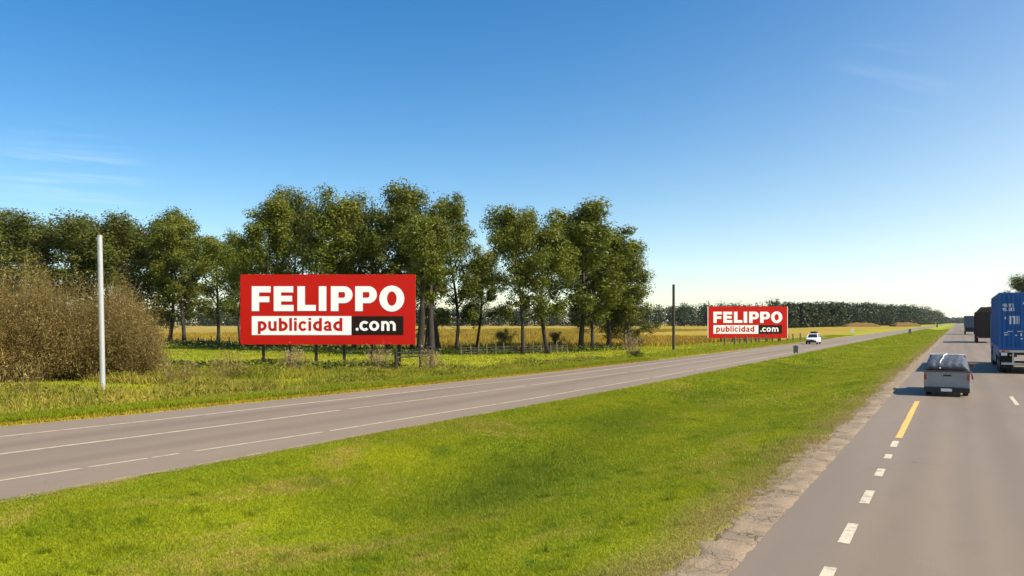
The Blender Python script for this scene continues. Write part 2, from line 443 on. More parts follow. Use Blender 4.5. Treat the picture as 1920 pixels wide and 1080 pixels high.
M['white_paint'] = paint('white_car_paint', (0.80, 0.80, 0.78), 0.3, 0, 0.08, 2, dirt_amt=0.08, coat=0.4)
M['dark_tarp'] = paint('dark_tarpaulin', (0.030, 0.021, 0.018), 0.8, 0, 0.3, 2, (0.07, 0.055, 0.04), 0.3)
M['grey_blue'] = paint('grey_blue_box', (0.085, 0.125, 0.17), 0.55, 0, 0.25, 2, (0.12, 0.12, 0.12), 0.35)
M['marker'] = paint('grey_marker', (0.13, 0.13, 0.13), 0.6, 0, 0.3, 5)
M['concrete'] = paint('pale_concrete', (0.62, 0.60, 0.54), 0.85, 0, 0.2, 6)
def make_tarp():
    t = NT('blue_grey_tarpaulin'); o = t.obj()
    n = t.noise(o, 3.5, 6, 0.7, 0.8)
    t.put(t.b.inputs['Base Color'], t.mix(t.ramp(n, 0.38, 0.66), (0.028, 0.038, 0.060), (0.075, 0.088, 0.115)))
    t.b.inputs['Roughness'].default_value = 0.65; t.bump(n, 0.4, 0.04)
    return t.m
M['tarp'] = make_tarp()

# ------------------------------------------------------------------ the plan of the two carriageways (X at road distance Y)
TY   = [-60, 5, 12, 16, 21, 27, 41, 62, 90, 200, 6000]
FAR_ = [-24.4, -24.1, -23.4, -22.8, -22.4, -21.9, -20.9, -20.2, -20.1, -20.0, -20.0]
NEA_ = [-13.9, -13.7, -13.4, -13.3, -13.1, -12.9, -12.7, -12.7, -12.7, -12.7, -12.7]
FLN_ = [-22.0, -21.8, -21.2, -20.8, -20.5, -20.0, -19.0, -18.6, -18.5, -18.5, -18.5]
CLN_ = [-18.9, -18.75, -18.3, -18.05, -17.85, -17.5, -16.9, -16.7, -16.6, -16.6, -16.6]
NLN_ = [-15.8, -15.6, -15.05, -14.7, -14.5, -14.2, -14.05, -14.0, -14.0, -14.0, -14.0]
far_x = lambda y: np.interp(y, TY, FAR_)
near_x = lambda y: np.interp(y, TY, NEA_)
RL, RR = -2.34, 8.6            # edges of the right carriageway
GRASS_R = -2.70                # where the median grass starts

rng = np.random.default_rng(7)
def vnoise(x, y, seed=0):
    """cheap smooth noise for relief, numpy"""
    r = np.random.default_rng(seed); z = 0
    for k in range(7):
        a, f_, p = r.uniform(0, 6.28), r.uniform(0.25, 2.2), r.uniform(0, 6.28)
        z = z + np.sin((x * math.cos(a) + y * math.sin(a)) * f_ + p) / (0.6 + f_)
    return z / 4

def ditch_at(x, y):
    """0..1: the damp bottom of the swale in the median"""
    mid = np.interp(y, [0, 10, 20, 40, 100], [-8.0, -8.3, -9.0, -9.8, -9.5]) + 0.5 * np.sin(y * 0.16)
    w = 1.25
    return np.exp(-((x - mid) / w) ** 2) * np.interp(y, [0, 6, 45, 90], [1, 1, 0.55, 0.0]) * (0.55 + 0.45 * np.sin(y * 0.45 + 1.0) * np.sin(y * 0.13))

def ground_z(x, y):
    e0, e1 = near_x(y), GRASS_R
    t = np.clip((x - e0) / (e1 - e0), 0, 1)
    inside = (x > e0) & (x < e1)
    med = -0.45 * np.sin(math.pi * t) ** 1.5 + 0.06 * vnoise(x * 1.1, y * 1.1, 3) * np.sin(math.pi * t) - 0.16 * ditch_at(x, y) + 0.012
    d = far_x(y) - x
    lft = np.where(d > 0, 0.012 + np.clip(d / 6, 0, 1) * (0.10 * vnoise(x * 0.55, y * 0.55, 5) - 0.05) * np.interp(d, [0, 150, 300], [1, 1, 0]), 0)
    rgt = np.where(x > RR, 0.01, 0)
    z = np.where(inside, med, lft + rgt)
    under = ((x < e0) & (x > far_x(y))) | ((x > e1) & (x < RR))
    return np.where(under, -0.06, z)

FX_ = [-400, 305, 345, 410, 450, 822, 895, 978, 1027, 1090, 1138, 1263, 1330, 1476, 1560, 1700, 1780]
FZ_ = [150, 128, 121, 127, 113, 84, 90, 80, 82, 90, 98, 100, 118, 140, 185, 420, 2500]
def field_at(x, y):
    """0..1: the fenced dry field that begins behind the row of trees"""
    zc = -x * math.sin(TH) + y * math.cos(TH); xc = x * math.cos(TH) + y * math.sin(TH)
    b = np.interp(960 + F_PX * xc / np.maximum(zc, 1), FX_, FZ_)
    return np.where(zc > 1, np.clip((zc - b) / (0.05 * b) + 0.5, 0, 1), 0) * (x < -20)

# ------------------------------------------------------------------ ground sheet
ys = np.concatenate([np.arange(-60, 0, 3), np.arange(0, 60, 0.4), np.geomspace(60, 7000, 90)])
cl_ = -np.concatenate([np.geomspace(5000, 8, 110), np.linspace(7, 0, 22)])                # left of the far edge
lr = np.linspace(0.01, 0.99, 5)                                                            # under the left road
cm = np.linspace(0, 1, 64)                                                                 # median
rr_ = np.array([GRASS_R + 0.05, -1, 3, RR - 0.05])
rt = np.concatenate([np.linspace(RR, RR + 10, 8), RR + np.geomspace(14, 5000, 25)])
rows, dat, eat, dit, fat = [], [], [], [], []
for y in ys:
    fx, nx = float(far_x(y)), float(near_x(y))
    x = np.concatenate([fx + cl_, fx + (nx - fx) * lr, nx + (GRASS_R - nx) * cm, rr_, rt])
    rows.append(np.stack([x, np.full_like(x, y), ground_z(x, np.full_like(x, y))], 1))
    dat.append(fx - x)
    fat.append(field_at(x, np.full_like(x, y)))
    ed = np.clip(1 - (GRASS_R - x) / 1.3, 0, 1) * (x <= GRASS_R + .1) * 0.9 + np.clip(1 - (x - nx) / 0.35, 0, 1) * (x >= nx) * 0.45
    eat.append(np.clip(ed, 0, 1))
    dit.append(np.where((x > nx) & (x < GRASS_R), ditch_at(x, np.full_like(x, y)), 0))
nc = len(rows[0]); nr = len(rows)
V = np.concatenate(rows)
ii, jj = np.meshgrid(np.arange(nr - 1), np.arange(nc - 1), indexing='ij')
a = (ii * nc + jj).ravel()
me = np_mesh('ground', V, np.stack([a, a + 1, a + nc + 1, a + nc], 1), M['ground'], {'d': np.concatenate(dat), 'edge': np.concatenate(eat), 'fld': np.concatenate(fat), 'ditch': np.concatenate(dit)}, True)
tag(link(bpy.data.objects.new('ground', me)), kind='structure')

# ------------------------------------------------------------------ road sheets
def strip(name, y, xl, xr, z, mat, parent=None, cols=2, rag=0.0, seed=1):
    r = np.random.default_rng(seed)
    y = np.asarray(y, float); xl = np.asarray(xl, float) + 0 * y; xr = np.asarray(xr, float) + 0 * y
    if rag:
        xl = xl + rag * r.normal(size=len(y)); xr = xr + rag * r.normal(size=len(y))
    t = np.linspace(0, 1, cols)
    X = xl[:, None] + (xr - xl)[:, None] * t[None]
    V = np.stack([X, np.repeat(y[:, None], cols, 1), np.full_like(X, z)], 2).reshape(-1, 3)
    i, j = np.meshgrid(np.arange(len(y) - 1), np.arange(cols - 1), indexing='ij'); a = (i * cols + j).ravel()
    me = np_mesh(name, V, np.stack([a, a + 1, a + cols + 1, a + cols], 1), mat)
    return link(bpy.data.objects.new(name, me), parent)

yr = np.concatenate([np.arange(-60, 120, 0.35), np.geomspace(120, 6000, 80)])
road_l = tag(strip('road_far', yr, far_x(yr), near_x(yr), 0.0, M['asph_l'], cols=3, rag=0.035, seed=2), kind='structure')
road_r = tag(strip('road_near', yr, RL, RR, 0.0, M['asph_r'], cols=3, rag=0.022, seed=3), kind='structure')
# broken shoulder between road and median grass, with a ragged outer edge and raised lumps
ysd = np.concatenate([np.arange(-20, 60, 0.16), np.arange(60, 250, 1.0), np.geomspace(251, 4000, 40)])
t_ = np.linspace(0, 1, 9)
outer = -3.02 + 0.20 * vnoise(ysd * 1.3, ysd * 0, 11) + 0.10 * rng.normal(size=len(ysd))
inner = RL + 0.05 + 0.014 * rng.normal(size=len(ysd))
X = outer[:, None] + (inner - outer)[:, None] * t_[None]
Yg = np.repeat(ysd[:, None], 9, 1)
Z = 0.016 + 0.012 * rng.random(X.shape) * np.sin(math.pi * t_)[None] + 0.016 * np.clip(vnoise(X * 6, Yg * 3, 9), 0, 1)
Z[:, 0] = -0.02; Z[:, -1] = 0.004
i, j = np.meshgrid(np.arange(len(ysd) - 1), np.arange(8), indexing='ij'); a = (i * 9 + j).ravel()
me = np_mesh('shoulder', np.stack([X, Yg, Z], 2).reshape(-1, 3), np.stack([a, a + 1, a + 10, a + 9], 1), M['shoulder'])
tag(link(bpy.data.objects.new('shoulder', me)), kind='structure')
ye = np.concatenate([np.arange(-10, 120, 0.3), np.geomspace(121, 3000, 40)])
tag(strip('road_edge_dirt', ye, near_x(ye) - 0.10, near_x(ye) + 0.16, 0.016, M['edge_dirt'], rag=0.05, seed=5), kind='structure')

# painted lines, each a part of its road
def line(name, parent, y0, y1, xf, w, mat, z=0.005, step=1.0):
    y = np.linspace(y0, y1, max(2, int((y1 - y0) / step) + 1))
    xc = xf(y) if callable(xf) else np.full_like(y, xf)
    return strip(name, y, xc - w / 2, xc + w / 2, z, mat, parent, rag=0.004)
lf = lambda tab: (lambda y: np.interp(y, TY, tab))
line('edge_line', road_l, -40, 900, lf(FLN_), 0.15, M['faded_line'])
line('centre_line', road_l, -40, 20.4, lf(CLN_), 0.17, M['faded_line'])
y = 20.8
while y < 300:
    line('centre_line', road_l, y, y + 11.5, lf(CLN_), 0.12, M['faded_line']); y += 12.0
for y0, y1 in ((2, 6.9), (7.1, 8.1), (8.2, 9.75), (9.85, 11.15), (11.25, 11.9), (12.25, 16.1), (16.35, 24.6), (24.7, 33), (33.2, 40), (40.5, 48), (48.6, 57), (57.8, 70), (71, 86), (88, 120), (124, 190)):
    line('inner_line', road_l, y0, y1, lf(NLN_), 0.12, M['faded_line'])
for (ya, yb) in ((1064, 1092), (982, 1019), (920, 944), (879, 893), (852, 860), (827, 838)):
    p0, p1 = px(1590, yb), px(1590, ya)
    y0 = (p0[2] - 1.31 * math.sin(TH)) / math.cos(TH); y1 = (p1[2] - 1.31 * math.sin(TH)) / math.cos(TH)
    line('lane_dash', road_r, y0, y1, -1.31, 0.15, M['white_line'])
line('yellow_dash', road_r, 22.3, 33.0, -1.29, 0.16, M['yellow_line'])
for y0 in (9.4, 21.3, 33.2):
    line('lane_dash', road_r, y0, y0 + 3.8, 1.84, 0.13, M['white_line'])
line('edge_line', road_r, -20, 900, 6.9, 0.14, M['white_line'])

# ------------------------------------------------------------------ grass
def blades(name, P, h, w, lean, mat, rnd, attrs=None, z=None):
    """one triangle per blade: P (n,2)"""
    n = len(P)
    a = rng.uniform(0, 2 * math.pi, n); dx, dy = np.cos(a) * w / 2, np.sin(a) * w / 2
    zb = ground_z(P[:, 0], P[:, 1]) - 0.012 if z is None else z
    b = rng.uniform(0, 2 * math.pi, n); l = lean * h * rng.random(n)
    V = np.empty((n, 3, 3))
    V[:, 0] = np.stack([P[:, 0] - dx, P[:, 1] - dy, zb], 1)
    V[:, 1] = np.stack([P[:, 0] + dx, P[:, 1] + dy, zb], 1)
    V[:, 2] = np.stack([P[:, 0] + np.cos(b) * l, P[:, 1] + np.sin(b) * l, zb + h], 1)
    at = {'rnd': np.repeat(rnd, 3)}
    for k, v in (attrs or {}).items(): at[k] = np.repeat(v, 3)
    return np_mesh(name, V.reshape(-1, 3), np.arange(n * 3).reshape(-1, 3), mat, at)

def in_view(x, y, pad=0.06):
    xc = x * math.cos(TH) + y * math.sin(TH); zc = -x * math.sin(TH) + y * math.cos(TH)
    return (zc > 3) & (np.abs(xc / np.maximum(zc, 0.1)) < 960 / F_PX + pad)

def scatter_median(n, y0, y1):
    y = rng.uniform(y0, y1, n); x0 = near_x(y) + 0.02; x = x0 + rng.random(n) * (GRASS_R - 0.02 - x0)
    k = in_view(x, y, 0.12); return x[k], y[k]
Ps, hs_, ws_, = [], [], []
for n, y0, y1, h, w in ((620000, 3.5, 17, 0.050, 0.013), (430000, 17, 32, 0.058, 0.020), (190000, 32, 62, 0.070, 0.038), (110000, 62, 140, 0.085, 0.085), (60000, 140, 420, 0.12, 0.25)):
    x, y = scatter_median(n, y0, y1)
    # sparse towards the broken shoulder
    keep = rng.random(len(x)) < np.clip((GRASS_R - x) / 0.42 + 0.02 + 0.6 * vnoise(x * 2, y * 2, 21), 0.05, 1)
    x, y = x[keep], y[keep]
    lush = np.clip(vnoise(x * 1.1, y * 1.1, 33), -0.5, 1)
    Ps.append(np.stack([x, y], 1)); hs_.append(h * rng.uniform(0.45, 1.25, len(x)) * (1 + 0.35 * lush + 0.55 * ditch_at(x, y))); ws_.append(w * rng.uniform(0.7, 1.3, len(x)))
nt = 1500                                                       # ranker tufts standing out of the mown turf
ty = 5 + 55 * rng.random(nt) ** 1.3; t0 = near_x(ty) + 0.1; tx = t0 + rng.random(nt) * (GRASS_R - 0.7 - t0)
rich = vnoise(tx * 0.8, ty * 0.8, 61) + 0.5 * ditch_at(tx, ty) + rng.normal(size=nt) * 0.25
ok = in_view(tx, ty, 0.05) & (rich > 0.05); tx, ty = tx[ok], ty[ok]; nt = len(tx)
kk = np.repeat(np.arange(nt), 55); rad_ = rng.uniform(0.07, 0.22, nt)[kk]; an = rng.uniform(0, 6.283, len(kk)); rr2 = rad_ * np.sqrt(rng.random(len(kk)))
Ps.append(np.stack([tx[kk] + rr2 * np.cos(an), ty[kk] + rr2 * np.sin(an)], 1)); hs_.append(rng.uniform(0.05, 0.15, len(kk)) * rng.uniform(0.6, 1.2, nt)[kk]); ws_.append(np.full(len(kk), 0.013) * np.interp(ty[kk], [5, 60], [0.9, 2.8]))
ntuft = len(kk); tuft_r = np.clip(rng.random(nt)[kk] ** 2.0 * 1.0 * rng.random(ntuft), 0, 1)
P = np.concatenate(Ps); hh = np.concatenate(hs_); ww = np.concatenate(ws_)
edge = np.clip(1 - (GRASS_R - P[:, 0]) / 1.3 + 0.5 * vnoise(P[:, 0] * 1.7, P[:, 1] * 1.7, 41), 0, 0.9)
me = blades('median_grass', P, hh, ww, 1.5, M['grass'], np.concatenate([rng.random(len(P) - ntuft), tuft_r]), {'edge': edge, 'ditch': ditch_at(P[:, 0], P[:, 1])})
tag(link(bpy.data.objects.new('median_grass', me)), 'short green mown grass covering the strip between the two carriageways', 'grass', kind='stuff')

def scatter_left(n, d0, d1, y0, y1):
    y = rng.uniform(y0, y1, n); x = far_x(y) - rng.uniform(d0, d1, n)
    k = in_view(x, y, 0.05); return np.stack([x[k], y[k]], 1)
P = np.concatenate([scatter_left(30000, -0.08, 0.85, 8, 60), scatter_left(9000, 0.0, 0.9, 60, 160)])
me = blades('dry_edge_grass', P, rng.uniform(0.03, 0.11, len(P)), 0.04, 0.9, M['yedge'], rng.random(len(P)))
tag(link(bpy.data.objects.new('dry_edge_grass', me)), 'narrow yellow strip of dry grass along the far edge of the far road', 'grass', kind='stuff')
P = np.concatenate([scatter_left(150000, 0.6, 2.6, 8, 60), scatter_left(150000, 2.2, 60, 20, 130), scatter_left(40000, 0.7, 6, 60, 200)])
P = P[rng.random(len(P)) > field_at(P[:, 0], P[:, 1])]
me = blades('verge_grass', P, rng.uniform(0.06, 0.20, len(P)), 0.055, 0.9, M['grass'], rng.random(len(P)), {'edge': np.zeros(len(P)), 'ditch': np.zeros(len(P))})
tag(link(bpy.data.objects.new('verge_grass', me)), 'green roadside grass on the verge beyond the far road', 'grass', kind='stuff')
# tall rank weeds between verge and billboard: blades and broad leaves, in uneven clumps
P = np.concatenate([scatter_left(110000, 2.0, 9.5, 10, 46), scatter_left(30000, 2.6, 7.0, 44, 62), scatter_left(60000, 9.0, 22.0, 24, 44)])
clump = vnoise(P[:, 0] * 1.1, P[:, 1] * 1.1, 51) + 0.6 * vnoise(P[:, 0] * 2.6, P[:, 1] * 2.6, 52)
P_, cl2 = P, clump
k = rng.random(len(P)) < np.clip(0.40 + 0.9 * clump, 0.08, 1); P = P[k]; clump = clump[k]
dl = far_x(P[:, 1]) - P[:, 0]
hh = rng.uniform(0.10, 0.60, len(P)) * np.clip(0.75 + 0.9 * clump, 0.3, 1.7) * np.interp(dl, [2, 4, 9, 22], [0.30, 0.75, 1.0, 0.7]) * np.interp(P[:, 1], [15, 35, 50], [1.15, 0.9, 0.6])
me = blades('tall_weeds', P, hh, 0.045, 1.1, M['weed'], np.clip(rng.random(len(P)) * 0.8 + 0.22 * (P[:, 1] < 26) - 0.1, 0, 1))
tag(link(bpy.data.objects.new('tall_weeds', me)), 'tall rank olive and straw coloured weeds between far road and billboard', 'weeds', kind='stuff')
def leafy(name, P, hgt, size, mat, label):
    z = ground_z(P[:, 0], P[:, 1]) + hgt * rng.random(len(P))
    n = len(P); Cn = np.stack([P[:, 0], P[:, 1], z], 1); a = rng.normal(size=(n, 3)); a /= np.linalg.norm(a, axis=1)[:, None]
    b = np.cross(a, rng.normal(size=(n, 3))); b /= np.linalg.norm(b, axis=1)[:, None]; sz = (size * rng.uniform(0.5, 1.5, n))[:, None] / 2
    V = np.stack([Cn - a * sz, Cn + b * sz * .5, Cn + a * sz, Cn - b * sz * .5], 1).reshape(-1, 3)
    me = np_mesh(name, V, np.arange(n * 4).reshape(-1, 4), mat, {'rnd': np.repeat(rng.random(n), 4)})
    tag(link(bpy.data.objects.new(name, me)), label, 'weeds', kind='stuff')
k = rng.random(len(P_)) < np.clip(-0.15 + 1.1 * cl2, 0, 1)
Q = P_[k]; leafy('broadleaf_weeds', Q, np.interp(far_x(Q[:, 1]) - Q[:, 0], [2, 4, 9, 22], [0.12, 0.35, 0.6, 0.45]), 0.13, M['leaf_weed'], 'leafy green weeds in clumps between far road and dry bush')
# undergrowth along the foot of the trees, their shade put into its dark green
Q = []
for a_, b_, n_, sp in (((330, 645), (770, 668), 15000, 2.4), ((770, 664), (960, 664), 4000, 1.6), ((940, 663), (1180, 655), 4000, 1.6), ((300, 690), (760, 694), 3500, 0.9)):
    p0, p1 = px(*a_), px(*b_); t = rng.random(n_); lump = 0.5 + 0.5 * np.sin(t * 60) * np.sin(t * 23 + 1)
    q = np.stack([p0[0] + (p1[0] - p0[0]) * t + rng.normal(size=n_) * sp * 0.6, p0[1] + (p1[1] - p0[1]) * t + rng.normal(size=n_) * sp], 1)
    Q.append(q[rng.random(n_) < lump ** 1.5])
Q = np.concatenate(Q); leafy('undergrowth', Q, 0.55, 0.24, M['leaf_under_shaded'], 'undergrowth along the foot of the trees and fence, tree shade put into its dark green')
# standing dry grass of the field
P = np.concatenate([scatter_left(60000, 8, 70, 40, 160), scatter_left(60000, 60, 160, 40, 330)])
P = P[rng.random(len(P)) < field_at(P[:, 0], P[:, 1])]
me = blades('field_grass', P, rng.uniform(0.2, 0.7, len(P)), 0.16, 0.8, M['field'], rng.random(len(P)))
tag(link(bpy.data.objects.new('field_grass', me)), 'dry golden standing grass of the field behind the trees', 'grass', kind='stuff')

# ------------------------------------------------------------------ trees
def quads_at(Cn, size, asp, r, droop=0.0, out=None):
    """diamond leaves at centres Cn (n,3) -> V, F"""
    n = len(Cn)
    a = r.normal(size=(n, 3)); a[:, 2] -= droop; a /= np.linalg.norm(a, axis=1)[:, None]
    nrm = r.normal(size=(n, 3)) if out is None else out + 0.42 * r.normal(size=(n, 3))
    if out is not None:
        nrm /= np.linalg.norm(nrm, axis=1)[:, None]; a = a - nrm * (a * nrm).sum(1)[:, None]; a /= np.linalg.norm(a, axis=1)[:, None] + 1e-9
    b = np.cross(a, nrm); b /= np.linalg.norm(b, axis=1)[:, None] + 1e-9
    s = np.asarray(size)[:, None] * 0.5
    V = np.stack([Cn - a * s, Cn + b * s * asp, Cn + a * s, Cn - b * s * asp], 1).reshape(-1, 3)
    return V, np.arange(n * 4).reshape(-1, 4)

def limb(p, d, L, n, r, up=0.25, wob=0.12):
    pts = [np.array(p, float)]; d = np.array(d, float)
    for k in range(n):
        d = d + np.array([r.normal() * wob, r.normal() * wob, r.normal() * wob + up / n]); d /= np.linalg.norm(d)
        pts.append(pts[-1] + d * L / n)
    return pts

def tree_meshes(name, seed, H=18.0, Rc=3.8, cb=0.36, nleaf=21000, leaf=0.31, bark='bark', lmat='leaf_a', nl=20, csize=1.02, r0=None):
    r = np.random.default_rng(seed); mb = MB(); cl = []
    r0 = r0 or 0.012 * H + 0.03
    tp = limb((0, 0, -0.2), (r.normal() * 0.05, r.normal() * 0.05, 1), H * 0.95, 12, r, 0.3, 0.045)
    tp = [p - np.array([tp[1][0], tp[1][1], 0]) * 0 for p in tp]
    mb.tube(tp, [r0 * (1.35 if k == 0 else 1) * (1 - 0.86 * k / 12) for k in range(13)], 7)
    at = lambda t: tp[int(t * 12)] + (tp[min(12, int(t * 12) + 1)] - tp[int(t * 12)]) * (t * 12 - int(t * 12))
    for i in range(nl):
        u = (i + r.uniform(0.1, 0.9)) / nl
        t = min(0.93, cb * 0.85 + (0.93 - cb * 0.85) * u)
        prof = Rc * (0.42 + 0.66 * math.sin(math.pi * min(1, 0.26 + 0.70 * u)))
        az = i * 2.399 + r.uniform(-0.5, 0.5); el = R(18 + 44 * u + r.uniform(-10, 10))
        L = prof * r.uniform(0.70, 1.05) / max(0.55, math.cos(el))
        d = (math.cos(az) * math.cos(el), math.sin(az) * math.cos(el), math.sin(el))
        lp = limb(at(t), d, L, 5, r, 0.35)
        rr = r0 * 0.40 * (1 - 0.6 * u)
        mb.tube(lp, [rr * (1 - 0.82 * k / 5) + 0.008 for k in range(6)], 5)
        sz = 0.85 + 0.45 * u
        cl += [(lp[5], 1.0 * sz), (lp[4], 1.0 * sz), (lp[3], 0.9 * sz)]
        if u > 0.35: cl.append((lp[2], 0.85 * sz))
        for k in range(r.integers(3, 6)):
            q = r.integers(2, 5); dd = np.array(d) * 0.6 + r.normal(size=3) * 0.7; dd[2] += 0.1
            sp = limb(lp[q], dd / np.linalg.norm(dd), L * r.uniform(0.25, 0.42), 3, r, 0.2, 0.2)
            mb.tube(sp, [rr * 0.4 * (1 - 0.8 * m / 3) + 0.006 for m in range(4)], 4)
            cl.append((sp[3], r.uniform(0.6, 1.0) * sz))
            if r.random() < 0.5: cl.append((sp[2], 0.6 * sz))
        if u < 0.5:                                        # drooping sprays under the crown
            for k in range(3):
                sp = limb(lp[r.integers(2, 5)], (r.normal() * .5, r.normal() * .5, -0.8), r.uniform(0.6, 1.6), 3, r, -0.2, 0.2)
                mb.tube(sp, [0.022, 0.016, 0.011, 0.005], 4); cl.append((sp[3], 0.42))
    for k in (9, 10, 11, 12): cl.append((tp[k], 0.8))
    # thin bare twigs below the crown
    for k in range(12):
        az = r.uniform(0, 6.28); p = at(r.uniform(cb * 0.5, cb * 1.1))
        sp = limb(p, (math.cos(az), math.sin(az), 0.4), r.uniform(0.8, 2.2), 4, r, 0.2, 0.25)
        mb.tube(sp, [0.035, 0.028, 0.02, 0.014, 0.006], 4)
    cen = np.array([c[0] for c in cl]); rad = np.array([c[1] for c in cl]) * csize * H / 18 * r.uniform(0.75, 1.25, len(cl))
    wgt = rad ** 2.0; idx = r.choice(len(cl), nleaf, p=wgt / wgt.sum())
    dv = r.normal(size=(nleaf, 3)); dv /= np.linalg.norm(dv, axis=1)[:, None]
    stray = np.where(r.random(nleaf) < 0.12, r.uniform(1.0, 1.4, nleaf), 1.0)
    P = cen[idx] + dv * (rad[idx] * stray * r.random(nleaf) ** 0.5)[:, None] * np.array([1.0, 1.0, 0.95])
    V, Fq = quads_at(P, leaf * r.uniform(0.6, 1.3, nleaf), 0.5, r, 0.35, dv * 0.8 + np.array([0, 0, 0.25]))
    crnd = r.random(len(cl))
    rnd = np.clip(0.50 * crnd[idx] + 0.35 * r.random(nleaf) + 0.22 * (P[:, 2] / H - 0.45), 0, 1)  # sunlit clumps and crown tops put into the leaf colour, plus random tone
    ext = (float(V[:, 2].max()), float(np.percentile(np.hypot(V[:, 0], V[:, 1]), 96)))
    me_l = np_mesh(name + '_crown', V, Fq, M[lmat], {'rnd': np.repeat(rnd, 4)})
    tmp = mb.build('trunk', M[bark], None, smooth=True); me_t = tmp.data; bpy.data.objects.remove(tmp)
    return me_t, me_l, ext

def put_tree(name, meshes, label, cat, loc, rz, s_xy, s_z, group, lean=0.0):
    o = thing(name, label, cat, loc, rz, group)
    o.scale = (s_xy, s_xy, s_z); o.rotation_euler = (lean, 0, rz)
    link(bpy.data.objects.new('trunk', meshes[0]), o)
    link(bpy.data.objects.new('crown', meshes[1]), o)
    return o

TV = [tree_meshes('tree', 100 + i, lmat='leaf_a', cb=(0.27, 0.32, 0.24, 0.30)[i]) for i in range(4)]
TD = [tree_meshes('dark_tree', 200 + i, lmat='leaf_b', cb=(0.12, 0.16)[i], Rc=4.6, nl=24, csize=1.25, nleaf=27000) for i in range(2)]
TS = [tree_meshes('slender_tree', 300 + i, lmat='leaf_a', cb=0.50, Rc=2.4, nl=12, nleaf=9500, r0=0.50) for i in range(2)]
tree_rows = [
 # px x of trunk, base y, top y, half width px, mesh set, index, label
 (-60, 639, 392, 88, TD, 0, 'dark tree cut by the left edge of the picture, behind the dry bush'),
 (22, 640, 386, 84, TD, 1, 'broad dark tree above the left end of the dry brown bush'),
 (112, 641, 390, 84, TD, 0, 'dark rounded tree left of the pale pole, behind the dry bush'),
 (205, 642, 391, 80, TD, 1, 'dark tree rising straight behind the pale metal pole'),
 (262, 640, 400, 66, TD, 0, 'dark tree between the pale pole and the pair of thin trunks'),
 (318, 641, 378, 66, TV, 2, 'tall green tree at the right end of the dark row, above the bush'),
 (346, 642, 402, 52, TV, 0, 'green tree with a thin dark trunk just right of the brown bush'),
 (409, 640, 432, 54, TV, 1, 'lower tree standing alone in the gap left of the big red billboard'),
 (452, 645, 420, 44, TV, 3, 'tree with its trunk at the left edge of the big red billboard'),
 (488, 654, 356, 60, TV, 0, 'tree above the letter F of the big billboard, left of the pointed crown'),
 (545, 650, 343, 62, TD, 1, 'tree with a pointed crown above the letters E and L of the big billboard'),
 (608, 655, 347, 62, TV, 3, 'tree above the middle letter I of the big billboard'),
 (664, 652, 360, 62, TD, 0, 'tree above the first P of the big billboard, left of the tallest tree'),
 (726, 655, 331, 62, TV, 0, 'tallest tree of the row, above the letter O of the big billboard'),
 (772, 655, 372, 58, TD, 1, 'tree above the top right corner of the big billboard'),
 (787, 664, 400, 40, TS, 0, 'leftmost slender dark trunk of the clump beside the big billboard'),
 (798, 663, 410, 38, TS, 1, 'second slender dark trunk from the big billboard in the trunk clump'),
 (809, 664, 396, 40, TS, 0, 'third slender dark trunk from the big billboard in the trunk clump'),
 (822, 660, 392, 44, TS, 1, 'rightmost slender leaning trunk of the clump beside the big billboard'),
 (856, 656, 350, 62, TV, 2, 'big tree at the right end of the left row, right of the trunk clump'),
 (893, 655, 455, 40, TV, 3, 'small thin tree with a reddish trunk foot in the gap between two groups'),
 (980, 664, 372, 58, TV, 1, 'leftmost tree of the right group, crown coming to a point'),
 (1027, 662, 388, 64, TV, 3, 'second tree from the left of the right group, bare thin trunk'),
 (1090, 657, 358, 74, TV, 0, 'tallest tree of the right group, in its middle'),
 (1111, 655, 398, 58, TV, 2, 'tree with a thin crooked trunk right of the tallest in the right group'),
 (1141, 652, 412, 74, TV, 1, 'tree with a thick short trunk near the right end of the right group'),
 (1180, 651, 446, 58, TD, 1, 'rightmost tree of the right group, crown sloping down to the road'),
]
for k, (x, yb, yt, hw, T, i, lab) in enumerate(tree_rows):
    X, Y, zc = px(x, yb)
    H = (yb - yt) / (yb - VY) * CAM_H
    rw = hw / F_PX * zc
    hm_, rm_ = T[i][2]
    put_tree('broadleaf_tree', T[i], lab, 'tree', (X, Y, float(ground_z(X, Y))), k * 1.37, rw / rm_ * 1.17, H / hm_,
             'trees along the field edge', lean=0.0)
# low grey-green bushy tree at the right end and small shrubs between the trunks
SH = [tree_meshes('shrub', 400 + i, H=5.5, Rc=3.0, cb=0.06, nleaf=13000, leaf=0.19, nl=15, lmat='leaf_shrub', csize=2.6, r0=0.10) for i in range(2)]
for x, yb, yt, hw, i, lab in ((1172, 649, 545, 60, 0, 'low grey green bushy tree under the right end of the right group'),
                              (948, 657, 612, 20, 1, 'small round shrub in the gap left of the right group'),
                              (1043, 655, 618, 15, 0, 'small wispy shrub between the trunks of the right group'),
                              (632, 650, 612, 26, 1, 'dark shrub showing under the big billboard'),
                              (1192, 671, 655, 16, 1, 'small green bush on the verge between right tree group and dark pole'),
                              (705, 648, 600, 40, 0, 'shrub behind the lower right part of the big billboard'),
                              (268, 642, 600, 30, 0, 'shrub at the foot of the trees behind the dry bush')):
    X, Y, zc = px(x, yb); H = (yb - yt) / (yb - VY) * CAM_H; rw = hw / F_PX * zc
    put_tree('shrub', SH[i], lab, 'shrub', (X, Y, float(ground_z(X, Y))), x * 0.3, rw / SH[i][2][1], H / SH[i][2][0], 'shrubs among the trees')
# the big tree by the right roadside
X, Y, zc = px(1918, 622.5)
put_tree('roadside_tree', TD[0], 'green tree top rising above the blue container at the right edge', 'tree', (X, Y, 0), 1.0, 1.5, (622.5 - 508) / 17.5 * 2.9 / TD[0][2][0], 'roadside trees')

